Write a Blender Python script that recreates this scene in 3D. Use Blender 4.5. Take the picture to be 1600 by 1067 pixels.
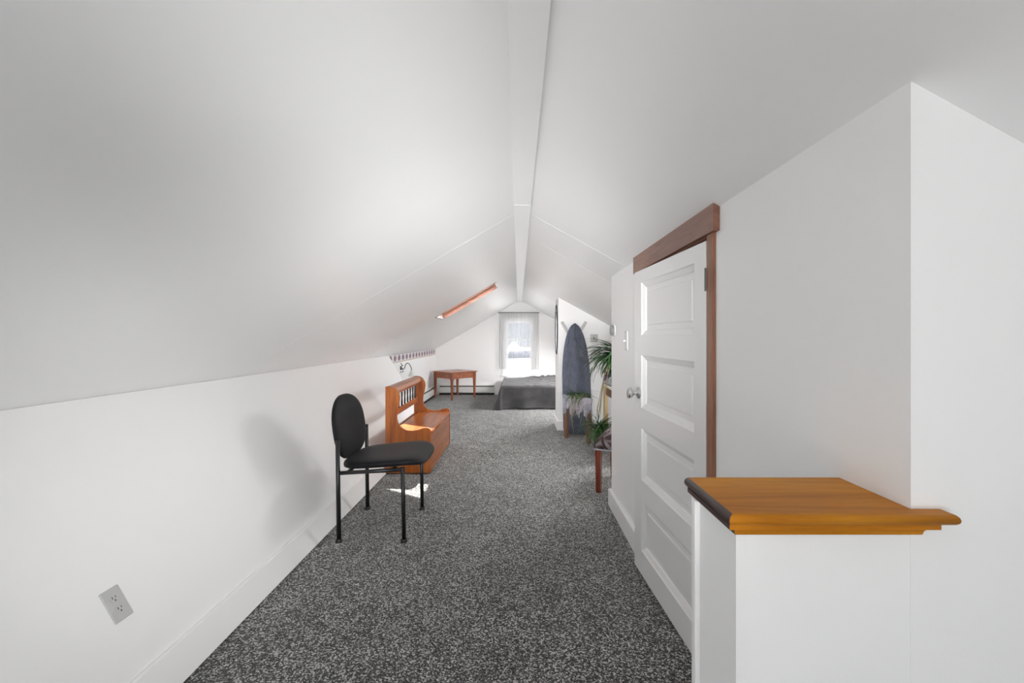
import bpy, bmesh, math, random
from mathutils import Vector, Matrix, noise
from mathutils.geometry import tessellate_polygon
R = math.radians
for o in list(bpy.data.objects): bpy.data.objects.remove(o)
SC = bpy.context.scene
COL = SC.collection
random.seed(7)

# ---------------------------------------------------------------- camera, sky, sun, window light, added fill lamps, exposure
F = 711.0
CAMZ = 1.2
cd = bpy.data.cameras.new('camera'); cam = bpy.data.objects.new('camera', cd); COL.objects.link(cam)
cd.sensor_width = 36.0; cd.lens = 36.0 * F / 1600.0; cd.clip_start = 0.02
cd.shift_x = -10.0 / 1600.0; cd.shift_y = -6.5 / 1600.0
cam.location = (0, 0, CAMZ); cam.rotation_euler = (R(90), 0, 0)
SC.camera = cam

vs = SC.view_settings
vs.view_transform = 'Standard'; vs.look = 'None'; vs.exposure = 0.05; vs.gamma = 1.0; vs.use_curve_mapping = False

W = bpy.data.worlds.new('sky'); SC.world = W; W.use_nodes = True
wn = W.node_tree.nodes; wl = W.node_tree.links
bg = wn['Background']
tc = wn.new('ShaderNodeTexCoord'); sx = wn.new('ShaderNodeSeparateXYZ'); rp = wn.new('ShaderNodeValToRGB')
wl.new(tc.outputs['Generated'], sx.inputs[0]); wl.new(sx.outputs['Z'], rp.inputs[0]); wl.new(rp.outputs[0], bg.inputs[0])
rp.color_ramp.elements[0].position = 0.0; rp.color_ramp.elements[0].color = (0.80, 0.86, 0.92, 1)
rp.color_ramp.elements[1].position = 0.6; rp.color_ramp.elements[1].color = (0.50, 0.66, 0.92, 1)
bg.inputs['Strength'].default_value = 0.85

def sun(name, d, power, angle, col):
    l = bpy.data.lights.new(name, 'SUN'); l.energy = power; l.angle = R(angle); l.color = col
    o = bpy.data.objects.new(name, l); COL.objects.link(o); o.location = (0, 8, 12)
    o.rotation_euler = Vector(d).to_track_quat('-Z', 'Y').to_euler()
sun('sun', (-0.175, -0.92, -0.93), 24.0, 0.6, (1.0, 0.96, 0.90))

def area(name, loc, d, sxy, power, col=(1, 1, 1), spread=180):
    l = bpy.data.lights.new(name, 'AREA'); l.shape = 'RECTANGLE'; l.size, l.size_y = sxy; l.energy = power; l.color = col; l.spread = R(spread)
    o = bpy.data.objects.new(name, l); COL.objects.link(o); o.location = loc
    o.rotation_euler = Vector(d).to_track_quat('-Z', 'Y').to_euler()
# rear window and left roof window daylight; the other lamps are added fill
area('daylight_back_window', (0.0, -3.05, 1.22), (0, 1, 0.0), (2.2, 1.05), 1.0)
area('bounce_fill', (-0.2, -2.2, 0.5), (-0.05, 0.3, 1), (1.8, 1.4), 50.0, (1, 1, 1), 165)  # added lamp behind the camera, aimed up to brighten the ceiling
area('camera_fill_high', (-0.1, -0.12, 1.4), (-0.05, 1, 0.10), (0.5, 0.5), 2.6, (1, 1, 1), 50)  # added fill at the camera for the near ceiling
area('camera_fill_middle', (-0.1, -0.12, 1.1), (-0.03, 1, 0.09), (0.5, 0.5), 6.2, (1, 1, 1), 48)  # added fill that lifts the far hall
area('camera_fill_low', (-0.25, -0.12, 0.7), (0.03, 1, 0.20), (0.4, 0.4), 5.2, (1, 1, 1), 46)  # added low fill, tilted up to the ceiling further along
area('camera_fill_left', (0.05, -0.12, 0.85), (-0.60, 1, -0.02), (0.5, 0.5), 3.3, (1, 1, 1), 50)  # added fill turned to the left wall
area('added_right_roof_light', (1.42, 4.02, 1.62), (-0.48, 0, -0.87), (0.7, 1.2), 60.0)  # added lamp over an unseen roof window, brightens alcove and hall
area('daylight_left_roof_window', (-0.72, 5.365, 1.92), (0.5, 0, -0.86), (0.75, 0.6), 28.0)
area('added_far_roof_light', (1.42, 7.70, 1.62), (-0.48, 0, -0.87), (0.7, 1.3), 190.0)  # added lamp over an unseen roof window, brightens the end room
SC.cycles.max_bounces = 16; SC.cycles.diffuse_bounces = 10; SC.cycles.transparent_max_bounces = 16

# ---------------------------------------------------------------- materials
def nodes(name):
    m = bpy.data.materials.new(name); m.use_nodes = True
    n = m.node_tree.nodes; l = m.node_tree.links
    return m, n, l, n['Principled BSDF']
def ramp(n, stops):
    r = n.new('ShaderNodeValToRGB'); e = r.color_ramp.elements
    e[0].position, e[0].color = stops[0][0], (*stops[0][1], 1)
    e[1].position, e[1].color = stops[-1][0], (*stops[-1][1], 1)
    for p, c in stops[1:-1]:
        k = e.new(p); k.color = (*c, 1)
    return r
def objcoord(n, l, scale=(1, 1, 1), rot=(0, 0, 0)):
    t = n.new('ShaderNodeTexCoord'); mp = n.new('ShaderNodeMapping'); l.new(t.outputs['Object'], mp.inputs[0])
    mp.inputs['Scale'].default_value = scale; mp.inputs['Rotation'].default_value = rot
    return mp.outputs[0]
def noise_n(n, l, vec, scale, detail=3, rough=0.5):
    t = n.new('ShaderNodeTexNoise'); t.inputs['Scale'].default_value = scale; t.inputs['Detail'].default_value = detail
    t.inputs['Roughness'].default_value = rough; l.new(vec, t.inputs['Vector']); return t
def bump(n, l, h, bs, strength, dist):
    b = n.new('ShaderNodeBump'); b.inputs['Strength'].default_value = strength; b.inputs['Distance'].default_value = dist
    l.new(h, b.inputs['Height']); l.new(b.outputs[0], bs.inputs['Normal']); return b
def paint(name, c, rough=0.5, spec=0.4, bscale=180, bstr=0.06):
    m, n, l, b = nodes(name)
    v = objcoord(n, l); t = noise_n(n, l, v, 1.3, 3)
    r = ramp(n, [(0.3, tuple(x * 0.985 for x in c)), (0.7, c)]); l.new(t.outputs['Fac'], r.inputs[0]); l.new(r.outputs[0], b.inputs['Base Color'])
    b.inputs['Roughness'].default_value = rough; b.inputs['Specular IOR Level'].default_value = spec
    t2 = noise_n(n, l, v, bscale, 2); bump(n, l, t2.outputs['Fac'], b, bstr, 0.002)
    return m
def plain(name, c, rough=0.5, metal=0.0, spec=0.5):
    m, n, l, b = nodes(name)
    v = objcoord(n, l); t = noise_n(n, l, v, 25, 2)
    r = ramp(n, [(0.3, tuple(x * 0.94 for x in c)), (0.7, c)]); l.new(t.outputs['Fac'], r.inputs[0]); l.new(r.outputs[0], b.inputs['Base Color'])
    b.inputs['Roughness'].default_value = rough; b.inputs['Metallic'].default_value = metal; b.inputs['Specular IOR Level'].default_value = spec
    return m
def wood(name, dark, mid, light, axis='Y', rough=0.32, scale=1.0, coat=0.3):
    m, n, l, b = nodes(name)
    s = {'X': (1.1, 13, 13), 'Y': (13, 1.1, 13), 'Z': (13, 13, 1.1)}[axis]
    v = objcoord(n, l, tuple(q * scale for q in s))
    t = noise_n(n, l, v, 1.6, 5, 0.6); t.inputs['Distortion'].default_value = 0.9
    r = ramp(n, [(0.28, dark), (0.52, mid), (0.75, light)]); l.new(t.outputs['Fac'], r.inputs[0])
    t2 = noise_n(n, l, v, 9, 3, 0.7)
    mx = n.new('ShaderNodeMixRGB'); mx.blend_type = 'MULTIPLY'; mx.inputs[0].default_value = 0.35
    r2 = ramp(n, [(0.35, (0.6, 0.55, 0.5)), (0.6, (1, 1, 1))]); l.new(t2.outputs['Fac'], r2.inputs[0])
    l.new(r.outputs[0], mx.inputs[1]); l.new(r2.outputs[0], mx.inputs[2]); l.new(mx.outputs[0], b.inputs['Base Color'])
    b.inputs['Roughness'].default_value = rough; b.inputs['Coat Weight'].default_value = coat; b.inputs['Coat Roughness'].default_value = 0.25
    bump(n, l, t2.outputs['Fac'], b, 0.06, 0.001)
    return m
def cloth(name, c1, c2, scale=400, rough=0.95, sheen=0.3, bstr=0.3):
    m, n, l, b = nodes(name)
    v = objcoord(n, l); t = noise_n(n, l, v, scale, 2, 0.7); t3 = noise_n(n, l, v, 9, 3)
    ad = n.new('ShaderNodeMath'); ad.operation = 'ADD'; sc_ = n.new('ShaderNodeMath'); sc_.operation = 'MULTIPLY'; sc_.inputs[1].default_value = 0.5
    l.new(t.outputs['Fac'], ad.inputs[0]); l.new(t3.outputs['Fac'], ad.inputs[1]); l.new(ad.outputs[0], sc_.inputs[0])
    r = ramp(n, [(0.35, c1), (0.65, c2)]); l.new(sc_.outputs[0], r.inputs[0]); l.new(r.outputs[0], b.inputs['Base Color'])
    b.inputs['Roughness'].default_value = rough; b.inputs['Sheen Weight'].default_value = sheen; b.inputs['Specular IOR Level'].default_value = 0.15
    bump(n, l, t.outputs['Fac'], b, bstr, 0.002)
    return m
def carpet_mat():
    m, n, l, b = nodes('carpet_pile')
    v = objcoord(n, l)
    vo = n.new('ShaderNodeTexVoronoi'); vo.inputs['Scale'].default_value = 185; l.new(v, vo.inputs['Vector'])
    t = noise_n(n, l, v, 165, 3, 0.8); t2 = noise_n(n, l, v, 5, 3)
    sp = n.new('ShaderNodeSeparateColor'); l.new(vo.outputs['Color'], sp.inputs[0])
    a1 = n.new('ShaderNodeMath'); a1.operation = 'MULTIPLY_ADD'; a1.inputs[1].default_value = 0.45
    l.new(sp.outputs[0], a1.inputs[0])
    a0 = n.new('ShaderNodeMath'); a0.operation = 'MULTIPLY'; a0.inputs[1].default_value = 0.55; l.new(t.outputs['Fac'], a0.inputs[0]); l.new(a0.outputs[0], a1.inputs[2])
    a2 = n.new('ShaderNodeMath'); a2.operation = 'MULTIPLY_ADD'; a2.inputs[1].default_value = 0.12; l.new(t2.outputs['Fac'], a2.inputs[0]); l.new(a1.outputs[0], a2.inputs[2])
    r = ramp(n, [(0.42, (0.004, 0.004, 0.003)), (0.52, (0.028, 0.028, 0.026)), (0.62, (0.12, 0.12, 0.113)), (0.73, (0.66, 0.66, 0.64))])
    l.new(a2.outputs[0], r.inputs[0]); l.new(r.outputs[0], b.inputs['Base Color'])
    b.inputs['Roughness'].default_value = 1.0; b.inputs['Specular IOR Level'].default_value = 0.05
    b.inputs['Sheen Weight'].default_value = 0.35; b.inputs['Sheen Roughness'].default_value = 0.5
    ad = n.new('ShaderNodeMath'); ad.operation = 'ADD'; l.new(t.outputs['Fac'], ad.inputs[0]); l.new(vo.outputs['Distance'], ad.inputs[1])
    bump(n, l, ad.outputs[0], b, 0.9, 0.006)
    return m
def glass_mat(name, tint=(1, 1, 1), f=0.0015):
    m = bpy.data.materials.new(name); m.use_nodes = True; n = m.node_tree.nodes; l = m.node_tree.links
    n.remove(n['Principled BSDF'])
    tr = n.new('ShaderNodeBsdfTransparent'); tr.inputs[0].default_value = (*tint, 1); gl = n.new('ShaderNodeBsdfGlossy'); gl.inputs['Roughness'].default_value = 0.02
    mx = n.new('ShaderNodeMixShader'); mx.inputs[0].default_value = f
    l.new(tr.outputs[0], mx.inputs[1]); l.new(gl.outputs[0], mx.inputs[2]); l.new(mx.outputs[0], n['Material Output'].inputs[0])
    return m
def sheer_mat():
    m = bpy.data.materials.new('sheer_voile'); m.use_nodes = True; n = m.node_tree.nodes; l = m.node_tree.links
    n.remove(n['Principled BSDF'])
    tr = n.new('ShaderNodeBsdfTransparent'); tl = n.new('ShaderNodeBsdfTranslucent'); df = n.new('ShaderNodeBsdfDiffuse')
    tl.inputs[0].default_value = (0.55, 0.56, 0.58, 1); df.inputs[0].default_value = (0.55, 0.55, 0.56, 1)
    m1 = n.new('ShaderNodeMixShader'); m1.inputs[0].default_value = 0.5; l.new(tl.outputs[0], m1.inputs[1]); l.new(df.outputs[0], m1.inputs[2])
    m2 = n.new('ShaderNodeMixShader')
    v = objcoord(n, l, (1, 1, 1)); t = noise_n(n, l, v, 300, 1)
    r = ramp(n, [(0.4, (0.30,) * 3), (0.6, (0.42,) * 3)]); l.new(t.outputs['Fac'], r.inputs[0]); l.new(r.outputs[0], m2.inputs[0])
    l.new(tr.outputs[0], m2.inputs[1]); l.new(m1.outputs[0], m2.inputs[2]); l.new(m2.outputs[0], n['Material Output'].inputs[0])
    return m
def border_mat():
    # printed paper: pale lavender ground, dark maroon and grey-brown tulip motifs every 22.5 cm, ochre line along the foot
    m, n, l, b = nodes('wallpaper_border_print')
    t = n.new('ShaderNodeTexCoord'); s = n.new('ShaderNodeSeparateXYZ'); l.new(t.outputs['Object'], s.inputs[0])
    def mth(op, a, bb=None, c=None):
        q = n.new('ShaderNodeMath'); q.operation = op
        for i, x in enumerate((a, bb, c)):
            if x is None: continue
            if isinstance(x, (int, float)): q.inputs[i].default_value = x
            else: l.new(x, q.inputs[i])
        return q.outputs[0]
    u = mth('SUBTRACT', mth('FRACT', mth('DIVIDE', s.outputs['Y'], 0.225)), 0.5)      # -.5 .. .5
    w = s.outputs['Z']                                                            # 0 .. .115
    el = mth('ADD', mth('POWER', mth('ABSOLUTE', mth('DIVIDE', u, 0.33)), 2.0), mth('POWER', mth('ABSOLUTE', mth('DIVIDE', mth('SUBTRACT', w, 0.064), 0.043)), 2.0))
    inside = mth('LESS_THAN', el, 1.0)
    core = mth('LESS_THAN', el, 0.42)
    line = mth('LESS_THAN', w, 0.013)
    def mix(f, a, c):
        q = n.new('ShaderNodeMixRGB'); l.new(f, q.inputs[0])
        for i, x in ((1, a), (2, c)):
            if isinstance(x, tuple): q.inputs[i].default_value = (*x, 1)
            else: l.new(x, q.inputs[i])
        return q.outputs[0]
    c = mix(inside, (0.66, 0.64, 0.70), (0.17, 0.13, 0.13)); c = mix(core, c, (0.16, 0.03, 0.04)); c = mix(line, c, (0.50, 0.36, 0.20))
    l.new(c, b.inputs['Base Color']); b.inputs['Roughness'].default_value = 0.35
    return m
def floral_mat():
    m, n, l, b = nodes('floral_upholstery')
    v = objcoord(n, l); t = noise_n(n, l, v, 11, 4, 0.6); t.inputs['Distortion'].default_value = 1.5
    r = ramp(n, [(0.40, (0.022, 0.010, 0.010)), (0.52, (0.060, 0.033, 0.032)), (0.58, (0.15, 0.135, 0.14)), (0.72, (0.24, 0.225, 0.23))])
    l.new(t.outputs['Fac'], r.inputs[0]); l.new(r.outputs[0], b.inputs['Base Color']); b.inputs['Roughness'].default_value = 0.9
    t2 = noise_n(n, l, v, 500, 2); bump(n, l, t2.outputs['Fac'], b, 0.2, 0.002)
    return m
def leaf_mat(name, c1, c2, c3):
    m, n, l, b = nodes(name)
    t = n.new('ShaderNodeTexCoord'); s = n.new('ShaderNodeSeparateXYZ'); l.new(t.outputs['UV'], s.inputs[0])
    a = n.new('ShaderNodeMath'); a.operation = 'SUBTRACT'; a.inputs[1].default_value = 0.5; l.new(s.outputs['X'], a.inputs[0])
    ab = n.new('ShaderNodeMath'); ab.operation = 'ABSOLUTE'; l.new(a.outputs[0], ab.inputs[0])
    r = ramp(n, [(0.0, c3), (0.12, c1), (0.5, c2)]); l.new(ab.outputs[0], r.inputs[0]); l.new(r.outputs[0], b.inputs['Base Color'])
    b.inputs['Roughness'].default_value = 0.35
    return m

M = {}
M['wall'] = paint('white_wall_paint', (0.87, 0.87, 0.868), 0.55, 0.35)
M['ceil'] = paint('white_ceiling_paint', (0.885, 0.885, 0.885), 0.40, 0.45, 60, 0.05)
M['trim'] = paint('white_trim_gloss', (0.86, 0.86, 0.855), 0.35, 0.5, 90, 0.04)
M['doorp'] = paint('white_door_gloss', (0.80, 0.80, 0.80), 0.3, 0.5, 70, 0.05)
M['dark'] = plain('gap_shade', (0.03, 0.025, 0.022), 0.9)  # near-black colour paints the shade under the heaters
M['carpet'] = carpet_mat()
M['casing_y'] = wood('brown_casing_wood_head', (0.16, 0.062, 0.036), (0.26, 0.115, 0.072), (0.34, 0.165, 0.11), 'Y', 0.4)
M['casing_z'] = wood('brown_casing_wood_leg', (0.16, 0.062, 0.030), (0.27, 0.11, 0.055), (0.36, 0.16, 0.085), 'Z', 0.4)
M['honey'] = wood('honey_oak_cap', (0.35, 0.112, 0.005), (0.52, 0.195, 0.009), (0.66, 0.285, 0.022), 'X', 0.45, 0.7, 0.0)
for _n in ('honey_oak_cap',): bpy.data.materials[_n].node_tree.nodes['Principled BSDF'].inputs['Specular IOR Level'].default_value = 0.2
M['nosing_dark'] = wood('dark_nosing_wood', (0.022, 0.009, 0.007), (0.045, 0.018, 0.014), (0.10, 0.05, 0.04), 'Y', 0.35, 1.0, 0.0)  # darker brown than the rest of the cap
M['bench'] = wood('orange_pine_bench', (0.19, 0.042, 0.005), (0.37, 0.098, 0.012), (0.52, 0.18, 0.034), 'Z', 0.3, 0.8, 0.1)
M['benchy'] = wood('orange_pine_bench_long', (0.19, 0.042, 0.005), (0.38, 0.105, 0.014), (0.54, 0.19, 0.038), 'Y', 0.28, 0.8, 0.1)
M['table'] = wood('cherry_table', (0.20, 0.055, 0.022), (0.33, 0.105, 0.045), (0.44, 0.16, 0.075), 'X', 0.33)
M['tablez'] = wood('cherry_table_leg', (0.18, 0.05, 0.02), (0.29, 0.09, 0.04), (0.38, 0.135, 0.062), 'Z', 0.33)
M['redleg'] = wood('red_brown_leg', (0.09, 0.015, 0.008), (0.17, 0.032, 0.014), (0.24, 0.06, 0.028), 'Z', 0.25)
M['stoolw'] = wood('brown_stool_wood', (0.12, 0.055, 0.03), (0.20, 0.095, 0.055), (0.28, 0.15, 0.09), 'Z', 0.45)
M['tan'] = wood('pale_tan_wood', (0.38, 0.25, 0.10), (0.50, 0.35, 0.16), (0.62, 0.46, 0.24), 'Z', 0.45)
M['cream'] = plain('cream_table_edge', (0.76, 0.70, 0.58), 0.4)
M['greytop'] = plain('grey_tabletop', (0.16, 0.15, 0.16), 0.5)
M['black_cloth'] = cloth('black_upholstery', (0.004, 0.004, 0.0045), (0.010, 0.010, 0.0115), 700, 0.5, 0.04, 0.2)
M['black_metal'] = plain('black_metal', (0.010, 0.010, 0.011), 0.38, 0.0, 0.5)
M['dark_metal'] = plain('dark_spindle', (0.03, 0.02, 0.017), 0.4)
M['chrome'] = plain('brushed_steel', (0.62, 0.62, 0.62), 0.28, 1.0)
M['plate'] = plain('grey_plastic_plate', (0.50, 0.50, 0.50), 0.4)
M['whitep'] = plain('white_plastic', (0.75, 0.75, 0.74), 0.4)
M['dialgrey'] = plain('grey_dial', (0.26, 0.26, 0.26), 0.4)
M['slot'] = plain('dark_slot', (0.05, 0.05, 0.05), 0.8)
M['heater'] = paint('cream_heater_enamel', (0.74, 0.74, 0.72), 0.4, 0.5)
M['skywood'] = wood('roof_window_pine', (0.17, 0.06, 0.035), (0.27, 0.115, 0.07), (0.36, 0.17, 0.11), 'X', 0.4, 1.0, 0.0)
M['bedgrey'] = cloth('charcoal_bedspread', (0.055, 0.054, 0.056), (0.088, 0.086, 0.089), 150, 0.7, 0.2, 0.15)
M['mattress'] = cloth('pale_mattress', (0.5, 0.5, 0.5), (0.6, 0.6, 0.6), 200)
M['iron'] = cloth('blue_grey_board_cover', (0.085, 0.095, 0.125), (0.125, 0.138, 0.175), 60, 0.75, 0.1, 0.15)
_m = M['iron']; _n = _m.node_tree.nodes; _l = _m.node_tree.links; _b = _n['Principled BSDF']
_v = objcoord(_n, _l, (5, 5, 2.2), (0, R(35), 0)); _t = noise_n(_n, _l, _v, 3.0, 4, 0.6); _t.inputs['Distortion'].default_value = 0.8
_k = _n.new('ShaderNodeBump'); _k.inputs['Strength'].default_value = 0.9; _k.inputs['Distance'].default_value = 0.06
_l.new(_t.outputs['Fac'], _k.inputs['Height']); _l.new(_k.outputs[0], _b.inputs['Normal'])
M['throw'] = cloth('grey_lavender_throw', (0.16, 0.16, 0.19), (0.44, 0.42, 0.48), 45, 0.95, 0.3, 0.5)
M['floral'] = floral_mat()
M['mirror'] = plain('mirror_glass', (0.9, 0.9, 0.9), 0.02, 1.0)
M['frame_black'] = plain('black_mirror_frame', (0.014, 0.016, 0.018), 0.35)
M['glass'] = glass_mat('window_glass')
M['shade'] = glass_mat('frosted_lamp_shade', (0.8, 0.8, 0.8), 0.2)
M['shadew'] = plain('white_glass_shade', (0.80, 0.80, 0.78), 0.3)
M['pewter'] = plain('dark_pewter', (0.10, 0.10, 0.09), 0.4, 0.6)
M['sheer'] = sheer_mat()
M['border'] = border_mat()
M['leaf'] = leaf_mat('dark_green_leaf', (0.010, 0.050, 0.012), (0.006, 0.030, 0.008), (0.07, 0.17, 0.05))
M['leaf2'] = leaf_mat('fresh_green_leaf', (0.028, 0.105, 0.018), (0.016, 0.07, 0.012), (0.24, 0.34, 0.16))
M['leaf3'] = leaf_mat('purple_leaf', (0.045, 0.018, 0.075), (0.03, 0.012, 0.05), (0.25, 0.2, 0.32))
M['runner'] = plain('straw_runner', (0.36, 0.30, 0.16), 0.6)
M['pot'] = plain('terracotta_pot', (0.32, 0.12, 0.07), 0.7)
M['potg'] = plain('grey_ceramic_pot', (0.30, 0.31, 0.33), 0.35)
M['soil'] = plain('potting_soil', (0.03, 0.02, 0.014), 1.0)
M['snow'] = plain('snow', (0.92, 0.92, 0.94), 0.9)
M['siding'] = plain('blue_grey_siding', (0.30, 0.32, 0.36), 0.8)
M['roofing'] = plain('roof_boards', (0.3, 0.3, 0.3), 0.9)

# ---------------------------------------------------------------- geometry helpers
def link(name, me, mat, parent=None, smooth=False):
    o = bpy.data.objects.new(name, me); COL.objects.link(o)
    for mm in (mat if isinstance(mat, (list, tuple)) else [mat]): me.materials.append(mm)
    if parent is not None:
        p = parent; off = Vector((0, 0, 0))
        while p is not None: off += p.location; p = p.parent
        me.transform(Matrix.Translation(-off)); o.parent = parent
    if smooth:
        for p in me.polygons: p.use_smooth = True
    me.update()
    return o
def mesh_of(bm, name):
    bmesh.ops.recalc_face_normals(bm, faces=bm.faces)
    me = bpy.data.meshes.new(name); bm.to_mesh(me); bm.free(); return me
def obj(name, bm, mat, parent=None, smooth=False):
    return link(name, mesh_of(bm, name), mat, parent, smooth)
def rotate_about(root, piv, deg):
    a = R(deg); p = Vector((piv[0], piv[1], 0)); q = Matrix.Rotation(a, 3, 'Z') @ (root.location - p) + p
    root.location = q; root.rotation_euler.z = a
def empty(name, loc, label=None, cat=None, group=None):
    o = bpy.data.objects.new(name, None); COL.objects.link(o); o.location = loc; o.empty_display_size = 0.1
    if label: o['label'] = label
    if cat: o['category'] = cat
    if group: o['group'] = group
    return o
def tag(o, label, cat, group=None):
    o['label'] = label; o['category'] = cat
    if group: o['group'] = group
    return o
def struct(o):
    o['kind'] = 'structure'; return o
def box(bm, x0, x1, y0, y1, z0, z1, bev=0.0, seg=2, rot=None, piv=None):
    x0, x1 = min(x0, x1), max(x0, x1); y0, y1 = min(y0, y1), max(y0, y1); z0, z1 = min(z0, z1), max(z0, z1)
    mt = Matrix.Translation(((x0 + x1) / 2, (y0 + y1) / 2, (z0 + z1) / 2)) @ Matrix.Diagonal((x1 - x0, y1 - y0, z1 - z0, 1))
    vs_ = bmesh.ops.create_cube(bm, size=1.0, matrix=mt)['verts']
    if bev > 0:
        es = list({e for v in vs_ for e in v.link_edges})
        r = bmesh.ops.bevel(bm, geom=es, offset=bev, segments=seg, profile=0.5, affect='EDGES', clamp_overlap=True)
        vs_ = list({v for v in r['verts']} | {v for v in vs_ if v.is_valid})
    if rot is not None:
        bmesh.ops.rotate(bm, verts=vs_, cent=piv, matrix=rot)
    return vs_
def prism(bm, prof, a0, a1, axis='Y'):
    """profile of (u, v) extruded along an axis: Y -> (u=x, v=z), X -> (u=y, v=z), Z -> (u=x, v=y)"""
    def P(u, v, a): return {'Y': (u, a, v), 'X': (a, u, v), 'Z': (u, v, a)}[axis]
    A = [bm.verts.new(P(u, v, a0)) for u, v in prof]; B = [bm.verts.new(P(u, v, a1)) for u, v in prof]
    n_ = len(prof)
    if n_ > 4:
        for tri in tessellate_polygon([[Vector((u, v, 0)) for u, v in prof]]):
            for L_ in (A, B):
                try: bm.faces.new([L_[i] for i in tri])
                except ValueError: pass
    else:
        bm.faces.new(A); bm.faces.new(B[::-1])
    for i in range(n_):
        j = (i + 1) % n_; bm.faces.new((A[i], B[i], B[j], A[j]))
    return A + B
def tube(bm, pts, rad, seg=10, cap=True):
    pts = [Vector(p) for p in pts]; n_ = len(pts)
    rs = rad if isinstance(rad, (list, tuple)) else [rad] * n_
    rings = []; up = None
    for i in range(n_):
        d = (pts[min(i + 1, n_ - 1)] - pts[max(i - 1, 0)]).normalized()
        if up is None: up = Vector((0, 0, 1)) if abs(d.z) < 0.9 else Vector((1, 0, 0))
        s_ = d.cross(up).normalized(); t_ = s_.cross(d).normalized(); up = t_
        rings.append([bm.verts.new(pts[i] + s_ * math.cos(a) * rs[i] + t_ * math.sin(a) * rs[i]) for a in (2 * math.pi * k / seg for k in range(seg))])
    for a, b in zip(rings, rings[1:]):
        for k in range(seg): bm.faces.new((a[k], a[(k + 1) % seg], b[(k + 1) % seg], b[k]))
    if cap: bm.faces.new(rings[0][::-1]); bm.faces.new(rings[-1])
def lathe(bm, prof, org, axis='Z', seg=24):
    """prof: (r, h) list; turned about axis through org"""
    rings = []
    o_ = Vector(org)
    for r_, h in prof:
        ring = []
        for k in range(seg):
            a = 2 * math.pi * k / seg; c, s_ = r_ * math.cos(a), r_ * math.sin(a)
            v = {'Z': (c, s_, h), 'X': (h, c, s_), 'Y': (c, h, s_)}[axis]
            ring.append(bm.verts.new(o_ + Vector(v)))
        rings.append(ring)
    for a, b in zip(rings, rings[1:]):
        for k in range(seg): bm.faces.new((a[k], a[(k + 1) % seg], b[(k + 1) % seg], b[k]))
    bm.faces.new(rings[0][::-1]); bm.faces.new(rings[-1])
def bez(p0, p1, p2, p3, n_=12):
    out = []
    for i in range(n_ + 1):
        t = i / n_; a = (1 - t) ** 3; b = 3 * t * (1 - t) ** 2; c = 3 * t * t * (1 - t); d = t ** 3
        out.append(tuple(a * q0 + b * q1 + c * q2 + d * q3 for q0, q1, q2, q3 in zip(p0, p1, p2, p3)))
    return out
def smooth_curve(pts, n_=5):
    """Catmull-Rom through 2-D/3-D points"""
    P = [Vector(p) for p in pts]; out = []
    for i in range(len(P) - 1):
        a = P[max(i - 1, 0)]; b = P[i]; c = P[i + 1]; d = P[min(i + 2, len(P) - 1)]
        for k in range(n_):
            t = k / n_
            out.append(0.5 * ((2 * b) + (c - a) * t + (2 * a - 5 * b + 4 * c - d) * t * t + (3 * b - a - 3 * c + d) * t ** 3))
    out.append(P[-1]); return [tuple(v) for v in out]

# ---------------------------------------------------------------- the room
Y0, Y1 = -3.0, 9.54
XL, XR = -1.74, 1.76
def zl(x): return 1.962 + 0.58 * x
def zr(x): return 2.0 - 0.552 * x
XA = 0.0336

bm = bmesh.new(); box(bm, -2.4, 2.6, Y0 - 0.1, Y1 + 0.1, -0.12, 0.0); struct(obj('floor', bm, M['carpet']))

# left side: leaning lower wall in front, true knee wall beyond it
def XW(z): return -1.172 - 0.582 * z
bm = bmesh.new()
prism(bm, [(XW(0), 0.0), (XW(0.955), 0.955), (XW(0.955) - 0.03, 0.955), (XW(0) - 0.03, 0.0)], Y0, 6.06)
struct(obj('wall_left', bm, M['wall']))
bm = bmesh.new(); box(bm, XL - 0.12, XL, Y0, Y1, 0, 0.945); struct(obj('wall_left_far', bm, M['wall']))
bm = bmesh.new()
nx, nz = 0.864, 0.503   # normal of the leaning wall, into the room
def lean(t, off): return (XW(t) + nx * off, t + nz * off)
prism(bm, [lean(0.0, 0.0), lean(0.0, 0.017), lean(0.098, 0.017), lean(0.104, 0.012), lean(0.106, 0.0)], Y0, 6.06)
struct(obj('baseboard_left', bm, M['trim']))

# sloped ceilings: backing plus boards with open joints
def slope(bm, f, x0, x1, y0, y1, h0, h1):
    prism(bm, [(x0, f(x0) + h0), (x1, f(x1) + h0), (x1, f(x1) + h1), (x0, f(x0) + h1)], y0, y1)
SKL = (-0.935, -0.25, 5.09, 5.64)
SKR = (1.02, 1.58, 3.45, 4.60)
SKF = (1.02, 1.58, 7.05, 8.35)
def slope_hole(bm, f, x0, x1, y0, y1, h0, h1, hole):
    hx0, hx1, hy0, hy1 = hole
    if y0 < hy0: slope(bm, f, x0, x1, y0, hy0, h0, h1)
    if hy1 < y1: slope(bm, f, x0, x1, hy1, y1, h0, h1)
    a, b = max(y0, hy0), min(y1, hy1)
    slope(bm, f, x0, hx0, a, b, h0, h1); slope(bm, f, hx1, x1, a, b, h0, h1)
bm = bmesh.new()
slope_hole(bm, zl, -1.95, XA, Y0, Y1, 0.012, 0.13, SKL)
slope_hole(bm, zr, XA, 2.15, Y0, 6.0, 0.012, 0.13, SKR); slope_hole(bm, zr, XA, 2.15, 6.0, Y1, 0.012, 0.13, SKF)
ceil = struct(obj('ceiling', bm, M['ceil']))
g = 0.0012
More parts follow.
